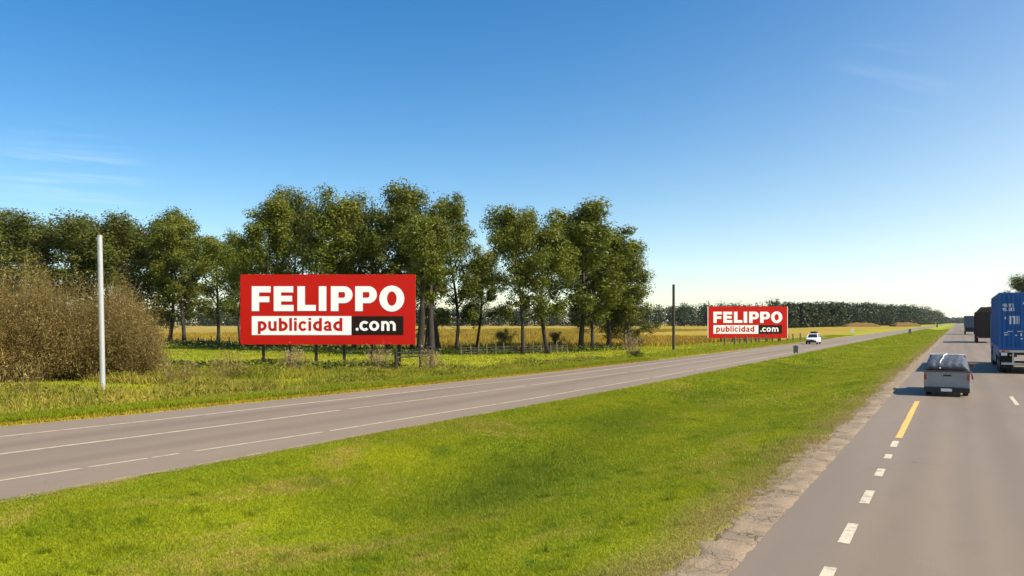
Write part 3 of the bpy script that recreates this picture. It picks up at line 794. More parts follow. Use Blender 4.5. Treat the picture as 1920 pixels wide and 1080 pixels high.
# ------------------------------------------------------------------ dry brown bushes
def dry_bush(name, label, c, rx, ry, h, n_stem, n_leaf, seed, mat='twig', tw=0.022, leaf=0.10):
    r = np.random.default_rng(seed); o = thing(name, label, 'bush', (c[0], c[1], 0), 0, None)
    # stems: ribbons that fan out from the ground to the dome
    az = r.uniform(0, 2 * math.pi, n_stem); el = np.arccos(r.random(n_stem) ** 0.8)
    lump = 1 + 0.13 * np.sin(az * 3 + seed) + 0.10 * np.sin(az * 5 + el * 6 + 1)
    R3 = np.stack([np.cos(az) * np.sin(el) * rx, np.sin(az) * np.sin(el) * ry, np.cos(el) * h], 1) * (lump * np.where(r.random(n_stem) < 0.06, r.uniform(1.0, 1.15, n_stem), r.uniform(0.66, 1.04, n_stem)))[:, None]
    base = np.stack([np.cos(az) * rx * 0.65 * r.random(n_stem), np.sin(az) * ry * 0.65 * r.random(n_stem), np.zeros(n_stem)], 1)
    ts = np.linspace(0, 1, 6); n = n_stem
    bend = r.normal(size=(n, 3)) * 0.35
    pts = base[:, None] * (1 - ts)[None, :, None] + R3[:, None] * ts[None, :, None] + (bend[:, None] * np.sin(math.pi * ts)[None, :, None])
    pts[:, :, 2] += np.sin(math.pi * ts * 0.5)[None] * 0.5
    side = r.normal(size=(n, 3)); side /= np.linalg.norm(side, axis=1)[:, None]
    wd = tw * (1 - 0.75 * ts)
    Vt = np.stack([pts - side[:, None] * wd[None, :, None], pts + side[:, None] * wd[None, :, None]], 2)   # n,6,2,3
    a = (np.arange(n)[:, None] * 12 + np.arange(5)[None] * 2).ravel()
    me = np_mesh('stems', Vt.reshape(-1, 3), np.stack([a, a + 1, a + 3, a + 2], 1), M[mat], {'rnd': np.repeat(r.random(n) * 0.6, 12)})
    tag(link(bpy.data.objects.new('stems', me), o), kind='stuff')
    # side twigs and withered leaves
    m = n_leaf; k = r.integers(0, n, m); t = 0.30 + 0.72 * r.random(m) ** 0.7
    q = np.clip((t * 5).astype(int), 0, 4); fr = np.clip(t * 5 - q, 0, 1.2)
    P = pts[k, q] + (pts[k, q + 1] - pts[k, q]) * fr[:, None] + r.normal(size=(m, 3)) * 0.16
    P[:, 2] = np.abs(P[:, 2]) + 0.03
    V, Fq = quads_at(P, leaf * r.uniform(0.5, 2.4, m), 0.22, r, -0.3)
    clump = 0.5 + 0.5 * np.sin(P[:, 0] * 1.3 + seed) * np.sin(P[:, 1] * 1.1 + P[:, 2] * 1.7)
    me = np_mesh('twigs', V, Fq, M[mat], {'rnd': np.repeat(np.clip(0.40 * clump + 0.6 * r.random(m) * (0.6 + 0.4 * P[:, 2] / h), 0, 1), 4)})
    tag(link(bpy.data.objects.new('twigs', me), o), kind='stuff')
    return o
X, Y, zc = px(60, 712)
dry_bush('dry_bush', 'huge dry brown bush of dense bare twigs left of the pale pole', (X - 1.2, Y + 0.3), 4.9, 3.5, 5.0, 3800, 90000, 1, 'twig', 0.016, 0.085)
X, Y, zc = px(212, 710)
dry_bush('dry_bush', 'lower right part of the dry brown thicket, right of the pale pole', (X, Y), 3.4, 2.6, 4.3, 2600, 56000, 2, 'twig', 0.016, 0.085)
X, Y, zc = px(-70, 716)
dry_bush('dry_bush', 'dry brown bush cut by the left edge of the picture', (X, Y), 3.2, 3.0, 5.0, 1600, 34000, 3, 'twig', 0.016, 0.085)
for x, yb, w, hgt, lab, mt in ((548, 694, 0.7, 0.8, 'pale dry weed clump under the second post of the big billboard', 'pale_twig'),
                               (712, 694, 0.8, 1.1, 'pale dry weed clump left of the thick post of the big billboard', 'pale_twig'),
                               (805, 694, 0.6, 0.7, 'pale dry weed clump right of the big billboard', 'pale_twig'),
                               (1184, 664, 0.8, 1.6, 'pale dead branching plant on the verge near the right tree group', 'pale_twig'),
                               (430, 716, 1.0, 0.9, 'straw coloured weed clump on the verge left of the big billboard', 'twig'),
                               (330, 724, 1.0, 0.8, 'straw coloured weed clump at the right foot of the dry bush', 'twig'),
                               (20, 748, 1.6, 1.3, 'tan weed clump at the roadside in front of the dry bush', 'twig')):
    X, Y, zc = px(x, yb)
    dry_bush('weed_clump', lab, (X, Y), w, w, hgt, 90, 500, int(x) + 5, mt, 0.014, 0.10)

# ------------------------------------------------------------------ far woods, each one mass
def far_wood(name, label, pts, seed, leaf=1.1, per=150, mat='leaf_wood'):
    r = np.random.default_rng(seed); Vs, rn = [], []; mb = MB()
    for (X, Y, H, w) in pts:
        m = int(per * r.uniform(0.8, 1.2)); nb = 10
        cb = np.stack([r.normal(size=nb) * w * 0.45, r.normal(size=nb) * w * 0.45, r.uniform(0.06, 0.92, nb) * H], 1)
        k = r.integers(0, nb, m); P = cb[k] + r.normal(size=(m, 3)) * np.array([w * 0.34, w * 0.34, H * 0.09]); P[:, 2] = np.clip(np.abs(P[:, 2]), 0.2, H * 1.04)
        V, _ = quads_at(P, leaf * r.uniform(0.7, 1.6, m), 0.6, r, 0, P / (np.abs(P).max(0) + 1e-6) * 0 + (P - cb[k]) / (np.linalg.norm(P - cb[k], axis=1)[:, None] + 1e-6) + np.array([0, 0, .3])); V = V + np.array([X, Y, 0])
        Vs.append(V); rn.append(np.repeat(np.clip(0.5 * r.random(nb)[k] + 0.5 * r.random(m), 0, 1), 4))
        Vs.append(np.array([[X - .2, Y, 0], [X + .2, Y, 0], [X + .12, Y, H * .6], [X - .12, Y, H * .6]])); rn.append(np.zeros(4))
    V = np.concatenate(Vs); F = np.arange(len(V)).reshape(-1, 4)
    me = np_mesh(name, V, F, M[mat], {'rnd': np.concatenate(rn)})
    return tag(link(bpy.data.objects.new(name, me)), label, 'wood', kind='stuff')
r = np.random.default_rng(77)
pts = []
for k in range(620):                                   # along the far side of the field
    x = r.uniform(-40, 1500); yb = np.interp(x, [-40, 1215, 1360, 1500], [611.5, 611.5, 612.0, 613.0]) - r.uniform(0, 1.6)
    X, Y, zc = px(x, yb); yt = np.interp(x, [0, 800, 1215, 1300, 1380, 1440, 1500], [578, 578, 577, 572, 570, 566, 571]) + r.normal() * 3.0
    pts.append((X, Y, min(24, (yb - yt) / F_PX * zc), r.uniform(4, 8)))
far_wood('far_wood', 'dark distant wood along the far side of the golden field', pts, 5, 1.25, 260)
pts = []
for k in range(260):                                   # the block that runs along the far road
    x = 1468 + 300 * r.random() ** 0.85; yb = np.interp(x, [1468, 1500, 1600, 1700, 1770], [615.5, 614.5, 612, 610, 608]) - r.uniform(0, 1.0)
    X, Y, zc = px(x, yb); yt = np.interp(x, [1468, 1520, 1600, 1690, 1730, 1755, 1770], [571, 570, 569, 573, 575, 582, 588]) + r.normal() * 2.0
    pts.append((X, Y, (yb - yt) / F_PX * zc, zc * 9 / F_PX))
far_wood('roadside_wood', 'dark block of wood beside the far road, ending at the vanishing point', pts, 6, 1.25, 300)
pts = []
for k in range(70):
    x = r.uniform(1764, 1812); X, Y, zc = px(x, 606.1 + r.uniform(0, 0.25)); yt = 597 + r.normal() * 1.2
    pts.append((X, Y, (606.2 - yt) / F_PX * zc, zc * 4 / F_PX))
far_wood('horizon_wood', 'faint blue wood on the horizon where the roads meet', pts, 8, 7, 90)
pts = []
for k in range(90):                                    # right-hand roadside
    u = r.random(); Yk = 190 + 1500 * u ** 1.6; pts.append((17 + r.uniform(0, 12), Yk, r.uniform(10, 15), r.uniform(3, 5)))
far_wood('right_wood', 'dark row of roadside trees behind the trucks on the right', pts, 9, 0.8, 260)

# ------------------------------------------------------------------ earth mounds
def mound(label, x, yb, wpx, hpx, seed):
    X, Y, zc = px(x, yb); w = wpx / F_PX * zc / 2; h = hpx / F_PX * zc; r = np.random.default_rng(seed)
    n = 26; g = np.linspace(-1, 1, n); gx, gy = np.meshgrid(g, g, indexing='ij')
    q = np.clip(1 - np.maximum(np.abs(gx) ** 2.6, np.abs(gy) ** 2.2), 0, 1) ** 0.6
    z = q * h * (0.85 + 0.25 * vnoise(gx * 5, gy * 5, seed) + 0.05 * r.normal(size=gx.shape)) - 0.05
    V = np.stack([gx * w, gy * w * 0.55, z], 2).reshape(-1, 3); i, j = np.meshgrid(np.arange(n - 1), np.arange(n - 1), indexing='ij'); a = (i * n + j).ravel()
    o = link(bpy.data.objects.new('earth_mound', np_mesh('earth_mound', V, np.stack([a, a + n, a + n + 1, a + 1], 1), M['mound'], None, True)))
    o.location = (X, Y, 0); o.rotation_euler = (0, 0, TH); return tag(o, label, 'mound', 'earth mounds in the field')
mound('left reddish earth mound in the field in front of the wood', 1612, 612.6, 66, 8.5, 1)
mound('right reddish earth mound near the vanishing end of the wood', 1697, 612.0, 50, 8.0, 2)

# ------------------------------------------------------------------ billboards
class Glyph:
    """flat letter pieces in sign units; each piece a hair in front of the last so none share a plane"""
    def __init__(s): s.v = []; s.f = []; s.k = 0
    def poly(s, pts):
        n = len(s.v); dz = s.k * 0.0012; s.k += 1
        s.v += [(x, dz, y) for x, y in pts]; s.f.append(tuple(range(n, n + len(pts)))); return s
    def rect(s, x0, x1, y0, y1): return s.poly([(x0, y1), (x1, y1), (x1, y0), (x0, y0)])
    def ring(s, ox, oy, rx0, ry0, rx1, ry1, a0, a1, n=20):
        """strip between an outer (rx0, ry0) and an inner (rx1, ry1) ellipse arc, degrees"""
        m = len(s.v); dz = s.k * 0.0012; s.k += 1
        for k in range(n + 1):
            a = R(a0 + (a1 - a0) * k / n); c, si = math.cos(a), math.sin(a)
            s.v += [(ox + rx0 * c, dz, oy - ry0 * si), (ox + rx1 * c, dz, oy - ry1 * si)]
        for k in range(n): s.f.append((m + 2 * k, m + 2 * k + 1, m + 2 * k + 3, m + 2 * k + 2))
        return s
def letters():
    """(name, glyph, material) in the sign's own pixels: x right, y down"""
    out = []; g = lambda: Glyph()
    W_, R_ = 'sign_white', 'sign_red'
    F = g().rect(158, 226, 178, 407).rect(226, 332, 178, 235).rect(226, 320, 272, 325)
    E = g().rect(360, 428, 178, 407).rect(428, 540, 178, 235).rect(428, 530, 266, 318).rect(428, 543, 350, 407)
    L = g().rect(578, 648, 178, 405).rect(648, 748, 350, 405)
    I = g().rect(775, 845, 178, 405)
    def P(x): 
        G = g().rect(x, x + 70, 178, 407)
        G.rect(x + 70, x + 121, 178, 232).rect(x + 70, x + 121, 284, 334)
        return G.ring(x + 121, 256, 79, 78, 10, 26, 90, -90)
    O = g().ring(1447, 291.5, 115, 119.5, 44, 66, 0, 360, 40)
    for G in (F, E, L, I, P(886), P(1110), O): out.append((G, W_))
    cy, ry, sw = 544, 46, 28
    xh, bl = 498, 590
    def bowl_r(G, x0, x1): return G.rect(x0, x0 + sw, xh + 2, bl).ring(x0 + sw, cy, x1 - x0 - sw, ry, x1 - x0 - 2 * sw, ry - 25, 90, -90)
    def bowl_l(G, x0, x1): return G.rect(x1 - sw, x1, xh + 2, bl).ring(x1 - sw, cy, x1 - x0 - sw, ry, x1 - x0 - 2 * sw, ry - 25, 90, 270)
    out.append((bowl_r(g(), 215, 296).rect(215, 240, bl, 617), R_))
    out.append((g().rect(310, 335, 500, 552).rect(363, 388, 500, 588).ring(349, 552, 39, 38, 14, 15, 180, 360).rect(363, 364, 500, 588), R_))
    out.append((bowl_r(g(), 408, 490).rect(408, 433, 470, 500), R_))
    out.append((g().rect(504, 529, 470, 588), R_))
    out.append((g().rect(548, 573, 500, 588).rect(548, 573, 470, 489), R_))
    out.append((g().ring(630, cy, 42, ry, 17, ry - 22, 38, 322, 28), R_))
    out.append((g().rect(680, 705, 500, 588).rect(680, 705, 470, 489), R_))
    out.append((bowl_l(g(), 722, 804).rect(779, 804, 470, 500), R_))
    out.append((g().rect(864, 889, 528, 588).ring(856, 530, 33, 32, 8, 12, 0, 165).ring(858, 563, 38, 26, 14, 8, 75, 285).rect(858, 864, 538, 555).rect(858, 864, 571, 588).rect(889, 896, 574, 588), R_))
    out.append((bowl_l(g(), 908, 992).rect(967, 992, 470, 500), R_))
    out.append((g().ring(1128, 574, 14, 14, 0.5, 0.5, 0, 360, 16), W_))
    out.append((g().ring(1196, 543, 47, 46, 20, 23, 42, 318, 28), W_))
    out.append((g().ring(1285, 543, 46, 46, 19, 23, 0, 360, 32), W_))
    out.append((g().rect(1350, 1376, 499, 588).ring(1388, 540, 39, 42, 13, 18, 0, 130).rect(1401, 1427, 540, 588).ring(1444, 540, 39, 42, 13, 18, 0, 125).rect(1457, 1483, 540, 588), W_))
    return out

def billboard(name, label, loc, posts, post_mat, zb, group, edge_strips=False):
    o = thing(name, label, 'billboard', loc, TH, group)
    Wd, Hd = 11.74, 4.70; u = Wd / 1610.0
    MB().box(-Wd / 2, Wd / 2, 0, 0.16, zb, zb + Hd).build('panel', M['sign_red'], o, 0.012)
    fr = MB()
    for z in (zb + 0.35, zb + Hd / 2, zb + Hd - 0.4): fr.box(-Wd / 2 + 0.1, Wd / 2 - 0.1, 0.165, 0.26, z - 0.05, z + 0.05)
    fr.build('rear_rail', M['black_steel'], o)
    def plate(nm, x0, x1, y0, y1, mat):
        MB().box((x0 - 53) * u - Wd / 2, (x1 - 53) * u - Wd / 2, -0.008, -0.001, zb + Hd - (y1 - 70) * u, zb + Hd - (y0 - 70) * u).build(nm, M[mat], o)
    plate('white_band', 158, 1075, 453, 627, 'sign_white')
    plate('dark_band', 1075.5, 1554, 453, 627, 'sign_dark')
    for G, mt in letters():
        me = bpy.data.meshes.new('letter')
        me.from_pydata([((x - 53) * u - Wd / 2, -0.014 - dz, zb + Hd - (y - 70) * u) for x, dz, y in G.v], [], G.f); me.materials.append(M[mt])
        link(bpy.data.objects.new('letter', me), o)
    if edge_strips:
        for s in (-1, 1):
            MB().box(s * Wd / 2 - 0.035 + s * 0.036, s * Wd / 2 + 0.035 + s * 0.036, -0.012, 0.17, zb, zb + Hd).build('side_trim', M['sign_white'], o)
    for xp, wp, z0 in posts:
        MB().box(xp - wp / 2, xp + wp / 2, 0.27, 0.27 + wp, z0, zb + Hd - 0.5).build('post', M[post_mat], o, 0.008)
    return o
X, Y, zc = px(614.7, 686)
sc = 11.74 / 328.0
billboard('billboard', 'big red billboard on black posts in front of the trees', (X, Y, 0),
          [((xp - 614.7) * sc, w, -0.4) for xp, w in ((491, 0.16), (541, 0.16), (590.5, 0.18), (643.5, 0.18), (695.5, 0.18), (747, 0.22))], 'black_steel', 40 * sc, 'red billboards')
X, Y, zc = px(1402, 641.6)
billboard('billboard', 'smaller looking red billboard farther along the road, near the white car', (X, Y, 0),
          [(xp, 0.20, -0.3) for xp in (-3.9, -2.2, -0.4, 1.3, 3.0, 4.7)], 'wood_grey', 0.62, 'red billboards', True)

# ------------------------------------------------------------------ poles, fences, markers
def pole(label, x, yb, yt, rad, mat, leanpx, cat='pole'):
    X, Y, zc = px(x, yb); H = (yb - yt) / (yb - VY) * CAM_H; o = thing('utility_pole', label, cat, (X, Y, float(ground_z(X, Y))), TH, 'roadside poles')
    k = leanpx / F_PX * zc
    MB().tube([(k * t, 0, -0.4 * (t == 0) + H * t) for t in (0, 0.25, 0.5, 0.75, 1)], [rad, rad * 0.97, rad * 0.94, rad * 0.92, rad * 0.9], 20).build('shaft', M[mat], o, smooth=False)
    MB().tube([(k, 0, H), (k, 0, H + 0.02)], [rad * 1.04, rad * 0.9], 20).build('cap', M[mat], o)
    return o
pole('tall pale metal pole standing in front of the dry brown bush', 193, 735, 443, 0.108, 'galv', -6)
pole('tall dark pole on the verge between the trees and the smaller looking billboard', 1263, 656, 533, 0.15, 'pole_dark', 0)

def fence(name, label, pp, hgt, w, mat, group=None, wires=3, rails=None):
    o0 = px(*pp[0]); o = thing(name, label, 'fence', (o0[0], o0[1], 0), 0, group); r = random.Random(len(pp) + int(pp[0][0])); tops = []
    for x, y in pp:
        X, Y, zc = px(x, y); X -= o0[0]; Y -= o0[1]; h = hgt * r.uniform(0.85, 1.12); lx, ly = r.uniform(-0.06, 0.06), r.uniform(-0.06, 0.06); ww = w * r.uniform(0.8, 1.2)
        MB().tube([(X, Y, -0.3), (X + lx * .5, Y + ly * .5, h * .5), (X + lx, Y + ly, h)], [ww, ww * .95, ww * .85], 7).build('post', M[mat], o)
        tops.append((X, Y, h))
    for k in range(wires):
        f_ = (k + 1) / (wires + 0.6)
        MB().tube([(X, Y, hgt * 0.82 * f_) for X, Y, h in tops], 0.007, 4).build('wire', M['wire'], o)
    for rh in rails or ():
        MB().tube([(X, Y + 0.06, rh) for X, Y, h in tops], 0.05, 6).build('rail', M[mat], o)
    return o
def along(a, b, n, j=0.0):
    r = random.Random(n + int(a[0])); return [(a[0] + (b[0] - a[0]) * k / (n - 1) + r.uniform(-j, j), a[1] + (b[1] - a[1]) * k / (n - 1)) for k in range(n)]
fence('wire_fence', 'low wire fence with pale posts in front of the right tree group', along((866, 666.5), (1062, 661), 13, 3), 1.0, 0.075, 'wood_grey', 'wire fences')
fence('wire_fence', 'wire fence with weathered posts under the smaller looking billboard', along((1362, 646.5), (1500, 638), 12, 3), 1.1, 0.13, 'wood_grey', 'wire fences')
fence('wire_fence', 'dark wire fence seen beneath the big billboard and left of it', along((372, 648), (760, 660), 15, 4), 1.1, 0.07, 'wood_dark', 'wire fences')
fence('rail_fence', 'short dark wooden rail fence right of the thick billboard post', [(742, 694), (788, 691), (808, 690)], 1.25, 0.09, 'wood_dark', None, 0, (0.78, 1.05))

def marker(label, x, yb, w, h, mat):
    X, Y, zc = px(x, yb); o = thing('marker_post', label, 'marker', (X, Y, 0), TH * 0.3, 'roadside markers')
    MB().box(-w / 2, w / 2, -0.04, 0.04, 0.14, h).build('board', M[mat], o, 0.015)
    for s in (-1, 1): MB().box(s * w * 0.3 - 0.03, s * w * 0.3 + 0.03, 0.041, 0.09, -0.2, h * 0.9).build('leg', M['marker'], o)
    return o
marker('grey marker board at the edge of the median, nearest of the markers', 1492, 664, 0.42, 0.80, 'marker')
marker('dark marker board on the median edge, far along', 1706, 626, 0.55, 1.30, 'marker')
marker('tiny dark marker board close to the vanishing point', 1757, 614, 0.7, 2.0, 'wood_dark')
marker('white marker board on the far verge behind the white car', 1598, 625.5, 0.85, 1.25, 'sign_white')
X, Y, zc = px(1543, 634)
o = MB().box(-0.4, 0.4, -0.15, 0.15, -0.1, 0.22).build('kerb_stone', M['concrete'], None, 0.04)
o.location = (X, Y, 0); tag(o, 'small white stone lying on the verge just right of the white car', 'stone')

# ------------------------------------------------------------------ vehicles
def wheel(parent, x, y, r, w, name='wheel'):
    """x = middle of the tyre; axis along X"""
    ty = MB().lathe_x([(-w / 2, r * 0.62), (-w / 2, r * 0.93), (-w * 0.36, r), (w * 0.36, r), (w / 2, r * 0.93), (w / 2, r * 0.62)], x, y, r, 28).build(name, M['rubber'], parent, smooth=False)
    MB().lathe_x([(-w * 0.52, 0.05), (-w * 0.50, r * 0.35), (-w * 0.40, r * 0.62), (w * 0.40, r * 0.62), (w * 0.50, r * 0.35), (w * 0.52, 0.05)], x, y, r, 20).build('rim', M['rim'], ty)
    return ty

SEG = {'0': 'abcdef', '1': 'bc', '4': 'fgbc', '5': 'afgcd', '7': 'abc', '8': 'abcdefg'}
def stencil(parent, s, x0, z0, hgt, wdt, y, gap=0.3):
    x = x0
    for ch in s:
        if ch in '.:':
            MB().box(x, x + hgt * 0.16, y - 0.004, y - 0.0005, z0, z0 + hgt * 0.18).build('letter', M['letter_white'], parent); x += hgt * 0.32; continue
        t = hgt * 0.19; h2 = hgt / 2; mb = MB(); S = SEG[ch]; yb = y
        def bar(a, b, c, d, k): mb.box(x + a, x + b, yb - 0.004 - k * 0.0007, yb - 0.0005, z0 + c, z0 + d)
        if 'a' in S: bar(0, wdt, hgt - t, hgt, 0)
        if 'd' in S: bar(0, wdt, 0, t, 1)
        if 'g' in S: bar(0, wdt, h2 - t / 2, h2 + t / 2, 2)
        if 'b' in S: bar(wdt - t, wdt, h2, hgt, 3)
        if 'c' in S: bar(wdt - t, wdt, 0, h2, 4)
        if 'f' in S: bar(0, t, h2, hgt, 5)
        if 'e' in S: bar(0, t, 0, h2, 6)
        mb.build('letter', M['letter_white'], parent); x += wdt * (1 + gap)

# blue container lorry, rear-left corner at the origin, driving along +Y
X0 = (1873 - VX) / 95 * CAM_H * math.cos(TH)
Y0 = (F_PX * CAM_H / 95 + X0 * math.sin(TH)) / math.cos(TH)
lo = thing('container_truck', 'blue container lorry with white numbers on its rear doors', 'truck', (X0, Y0, 0), 0)
ZB, ZT, LW, LL = 1.36, 4.62, 2.50, 12.2
ct = MB()
n = 44; prof = []
for k in range(n + 1):                                                    # corrugated side walls
    yk = 0.12 + (LL - 0.24) * k / n
    for dy, dx in ((0.0, 0.0), (0.06, 0.05), (0.16, 0.05), (0.22, 0.0)):
        if yk + dy < LL - 0.1: prof.append((yk + dy, dx))
for sx, sg in ((0.03, 1), (LW - 0.03, -1)):
    ct.loft([[(sx + sg * dx, yy, ZB + 0.12) for yy, dx in prof], [(sx + sg * dx, yy, ZT - 0.12) for yy, dx in prof]], caps=False, closed=False)
ct.build('side_wall', M['blue'], lo)
MB().box(0.05, LW - 0.05, 0.1, LL - 0.1, ZT - 0.10, ZT - 0.04).build('roof', M['blue'], lo)
MB().box(0.06, LW - 0.06, 0.1, LL - 0.1, ZB + 0.02, ZB + 0.12).build('floor', M['chassis'], lo)
MB().box(0.05, LW - 0.05, LL - 0.12, LL - 0.06, ZB + 0.1, ZT - 0.1).build('front_wall', M['blue'], lo)
fr = MB()
for sx in (0, LW - 0.14):
    for yy in (0, LL - 0.16): fr.box(sx, sx + 0.14, yy, yy + 0.16, ZB + 0.001, ZT)
    fr.box(sx, sx + 0.12, 0.161, LL - 0.161, ZT - 0.11, ZT - 0.002); fr.box(sx, sx + 0.12, 0.161, LL - 0.161, ZB + 0.003, ZB + 0.14)
fr.box(0.141, LW - 0.141, 0.001, 0.14, ZT - 0.14, ZT - 0.003); fr.box(0.141, LW - 0.141, 0.001, 0.14, ZB + 0.003, ZB + 0.14)
fr.build('corner_frame', M['blue'], lo, 0.008)
for s in range(2):                                                        # rear doors with pressed ribs, rods and hinges
    x0 = 0.15 + s * (LW / 2 - 0.145); x1 = x0 + LW / 2 - 0.16
    d = MB(); m = 5; pf = []
    for k in range(m):
        a_ = x0 + (x1 - x0) * k / m; w_ = (x1 - x0) / m
        pf += [(a_, 0.05), (a_ + w_ * 0.12, 0.02), (a_ + w_ * 0.80, 0.02), (a_ + w_ * 0.92, 0.05)]
    pf.append((x1, 0.05))
    d.loft([[(xx, yy, ZB + 0.145) for xx, yy in pf], [(xx, yy, ZT - 0.145) for xx, yy in pf]], caps=False, closed=False)
    door = d.build('rear_door', M['blue'], lo)
    for q in (0.28, 0.72):
        xx = x0 + (x1 - x0) * q
        MB().tube([(xx, -0.02, ZB + 0.16), (xx, -0.02, ZT - 0.16)], 0.019, 8).build('lock_rod', M['blue_dark'], door)
        MB().box(xx - 0.05, xx + 0.22, -0.05, -0.03, ZB + 1.02, ZB + 1.07).build('handle', M['steel'], door)
    for z in (0.35, 1.05, 1.85, 2.65):
        xx = x0 - 0.03 if s == 0 else x1 - 0.06
        MB().box(xx, xx + 0.09, -0.012, 0.004, ZB + z, ZB + z + 0.10).build('hinge', M['blue_dark'], door)
stencil(lo, '45:07', 0.18, 3.80, 0.18, 0.095, 0.012)
stencil(lo, '45.007', 0.18, 3.56, 0.19, 0.085, 0.012, 0.25)
stencil(lo, '178', 0.46, 2.82, 0.46, 0.14, 0.012, 0.40)
for xx, zz, a_, b_ in ((0.28, 3.10, 0.07, 0.14), (0.26, 2.30, 0.22, 0.05), (0.26, 2.18, 0.24, 0.05), (0.78, 2.16, 0.12, 0.05), (1.05, 2.14, 0.06, 0.16), (1.16, 3.95, 0.06, 0.10), (1.05, 1.95, 0.10, 0.07)):
    MB().box(xx, xx + a_, 0.008, 0.0135, zz, zz + b_).build('stencil_mark', M['letter_white'], lo)
# trailer chassis
chs = MB()
for xx in (0.75, 1.62): chs.box(xx, xx + 0.13, 0.05, LL - 0.2, 0.95, ZB - 0.005)
for yy in (0.3, 2.2, 4.2, 6.5, 9): chs.box(0.25, LW - 0.25, yy, yy + 0.12, 1.16, ZB - 0.01)
chs.build('chassis', M['chassis'], lo)
bp = MB().box(0.02, LW - 0.02, -0.04, 0.06, 1.20, 1.345).build('rear_beam', M['steel'], lo, 0.015)
for xx, mt in ((0.12, 'red_lens'), (0.34, 'amber_lens'), (1.95, 'amber_lens'), (2.17, 'red_lens')): MB().box(xx, xx + 0.18, -0.065, -0.041, 1.22, 1.32).build('lamp', M[mt], bp)
MB().box(0.10, 0.40, -0.055, -0.041, 1.02, 1.185).build('number_plate', M['letter_white'], lo)
ug = MB(); ug.box(0.12, LW - 0.12, 0.10, 0.20, 0.50, 0.62); ug.box(0.65, 0.75, 0.11, 0.19, 0.6205, 1.19); ug.box(1.75, 1.85, 0.11, 0.19, 0.6205, 1.19)
ug.build('underrun_bar', M['steel'], lo, 0.01)
for xx in (0.06, LW - 0.70): MB().box(xx, xx + 0.64, 0.62, 0.64, 0.28, 1.0).build('mud_flap', M['rubber'], lo)
for s, xs in ((0, 0.015), (1, LW - 0.055)):                               # blue side skirts with tool boxes
    MB().box(xs, xs + 0.04, 0.35, 8.6, 0.95, ZB - 0.005).build('side_skirt', M['blue_dark'], lo, 0.008)
    MB().box(xs, xs + 0.04, 4.8, 8.6, 0.45, 0.945).build('side_skirt', M['blue_dark'], lo, 0.008)
for yy in (1.35, 2.65, 3.95):
    for xx in (0.20, 0.50, LW - 0.50, LW - 0.20): wheel(lo, xx, yy, 0.50, 0.26)
    MB().tube([(0.1, yy, 0.5), (LW - 0.1, yy, 0.5)], 0.07, 8).build('axle', M['chassis'], lo)
cab = MB(); cab.box(0.05, LW - 0.05, LL + 0.9, LL + 2.7, 0.9, 3.6); cab.build('cab', M['blue'], lo, 0.12)
MB().box(0.2, LW - 0.2, LL - 1.6, LL + 2.6, 0.7, 0.95).build('tractor_chassis', M['chassis'], lo)
for yy in (LL - 1.0, LL + 0.2, LL + 2.0):
    for xx in (0.22, LW - 0.22): wheel(lo, xx, yy, 0.5, 0.3)

# silver pickup with a tarpaulin over its load, rear-left corner at the origin
X1 = (1731 - VX) / 137 * CAM_H * math.cos(TH)
Y1 = (F_PX * CAM_H / 137 + X1 * math.sin(TH)) / math.cos(TH)
pk = thing('pickup_truck', 'silver grey pickup with a blue tarpaulin strapped over its load', 'pickup', (X1, Y1, 0), 0)
PW, PL = 1.64, 4.7
b = MB(); b.box(0.02, 0.09, 0.06, 2.35, 0.34, 0.98); b.box(PW - 0.09, PW - 0.02, 0.06, 2.35, 0.34, 0.98); b.box(0.091, PW - 0.091, 0.06, 2.35, 0.40, 0.46); b.box(0.091, PW - 0.091, 2.27, 2.349, 0.461, 0.979)
b.build('cargo_bed', M['silver'], pk, 0.02)
tg = MB().box(0.03, PW - 0.03, 0.0, 0.055, 0.36, 0.97).build('tailgate', M['silver'], pk, 0.018)
for x0, x1, z0, z1 in ((0.22, 0.62, 0.50, 0.80), (0.70, 1.18, 0.50, 0.80)):                 # pressed panels in the tailgate
    MB().box(x0, x1, -0.012, -0.001, z0, z1).build('pressed_panel', M['silver'], tg, 0.008)
MB().box(0.70, 0.98, -0.026, -0.014, 0.80, 0.86).build('handle', M['chassis'], tg, 0.006)
MB().box(0.0, PW, -0.03, 0.10, 0.972, 1.015).build('bed_rail', M['rust_trim'], pk, 0.012)
MB().box(0.03, PW - 0.03, -0.10, -0.004, 0.17, 0.37).build('bumper', M['chassis'], pk, 0.02)
for xx in (0.035, PW - 0.115): MB().box(xx, xx + 0.08, -0.022, -0.002, 0.66, 0.88).build('tail_lamp', M['red_lens'], pk, 0.01)
MB().box(0.62, 1.00, -0.118, -0.102, 0.21, 0.32).build('number_plate', M['letter_white'], pk)
# tarpaulin: wrinkled dome over the bed
nu, nv = 34, 40; Vt = []
rp = np.random.default_rng(4)
for i in range(nv + 1):
    ty = i / nv; yy = -0.01 + 2.45 * ty
    rise = 0.05 + 0.50 * min(1.0, math.sin(min(1.0, ty * 1.25) * math.pi / 2)) ** 0.4
    for j in range(nu + 1):
        s = -1 + 2 * j / nu; q = (1 - abs(s) ** 9.0)
        wob = 0.016 * math.sin(j * 1.1 + i * 0.5) * math.sin(i * 0.7) + 0.008 * math.sin(j * 2.3 - i * 1.3) + rp.normal() * 0.004
        xx = PW / 2 + s * (PW / 2 - 0.03 - 0.15 * ty * (1 - abs(s)) )
        Vt.append((xx, yy + 0.10 * (1 - q) * 0, 1.02 + rise * q + wob * q))
a = np.array([i * (nu + 1) + j for i in range(nv) for j in range(nu)])
me = np_mesh('tarpaulin', np.array(Vt), np.stack([a, a + 1, a + nu + 2, a + nu + 1], 1), M['tarp'], None, True)
tp = link(bpy.data.objects.new('tarpaulin', me), pk)
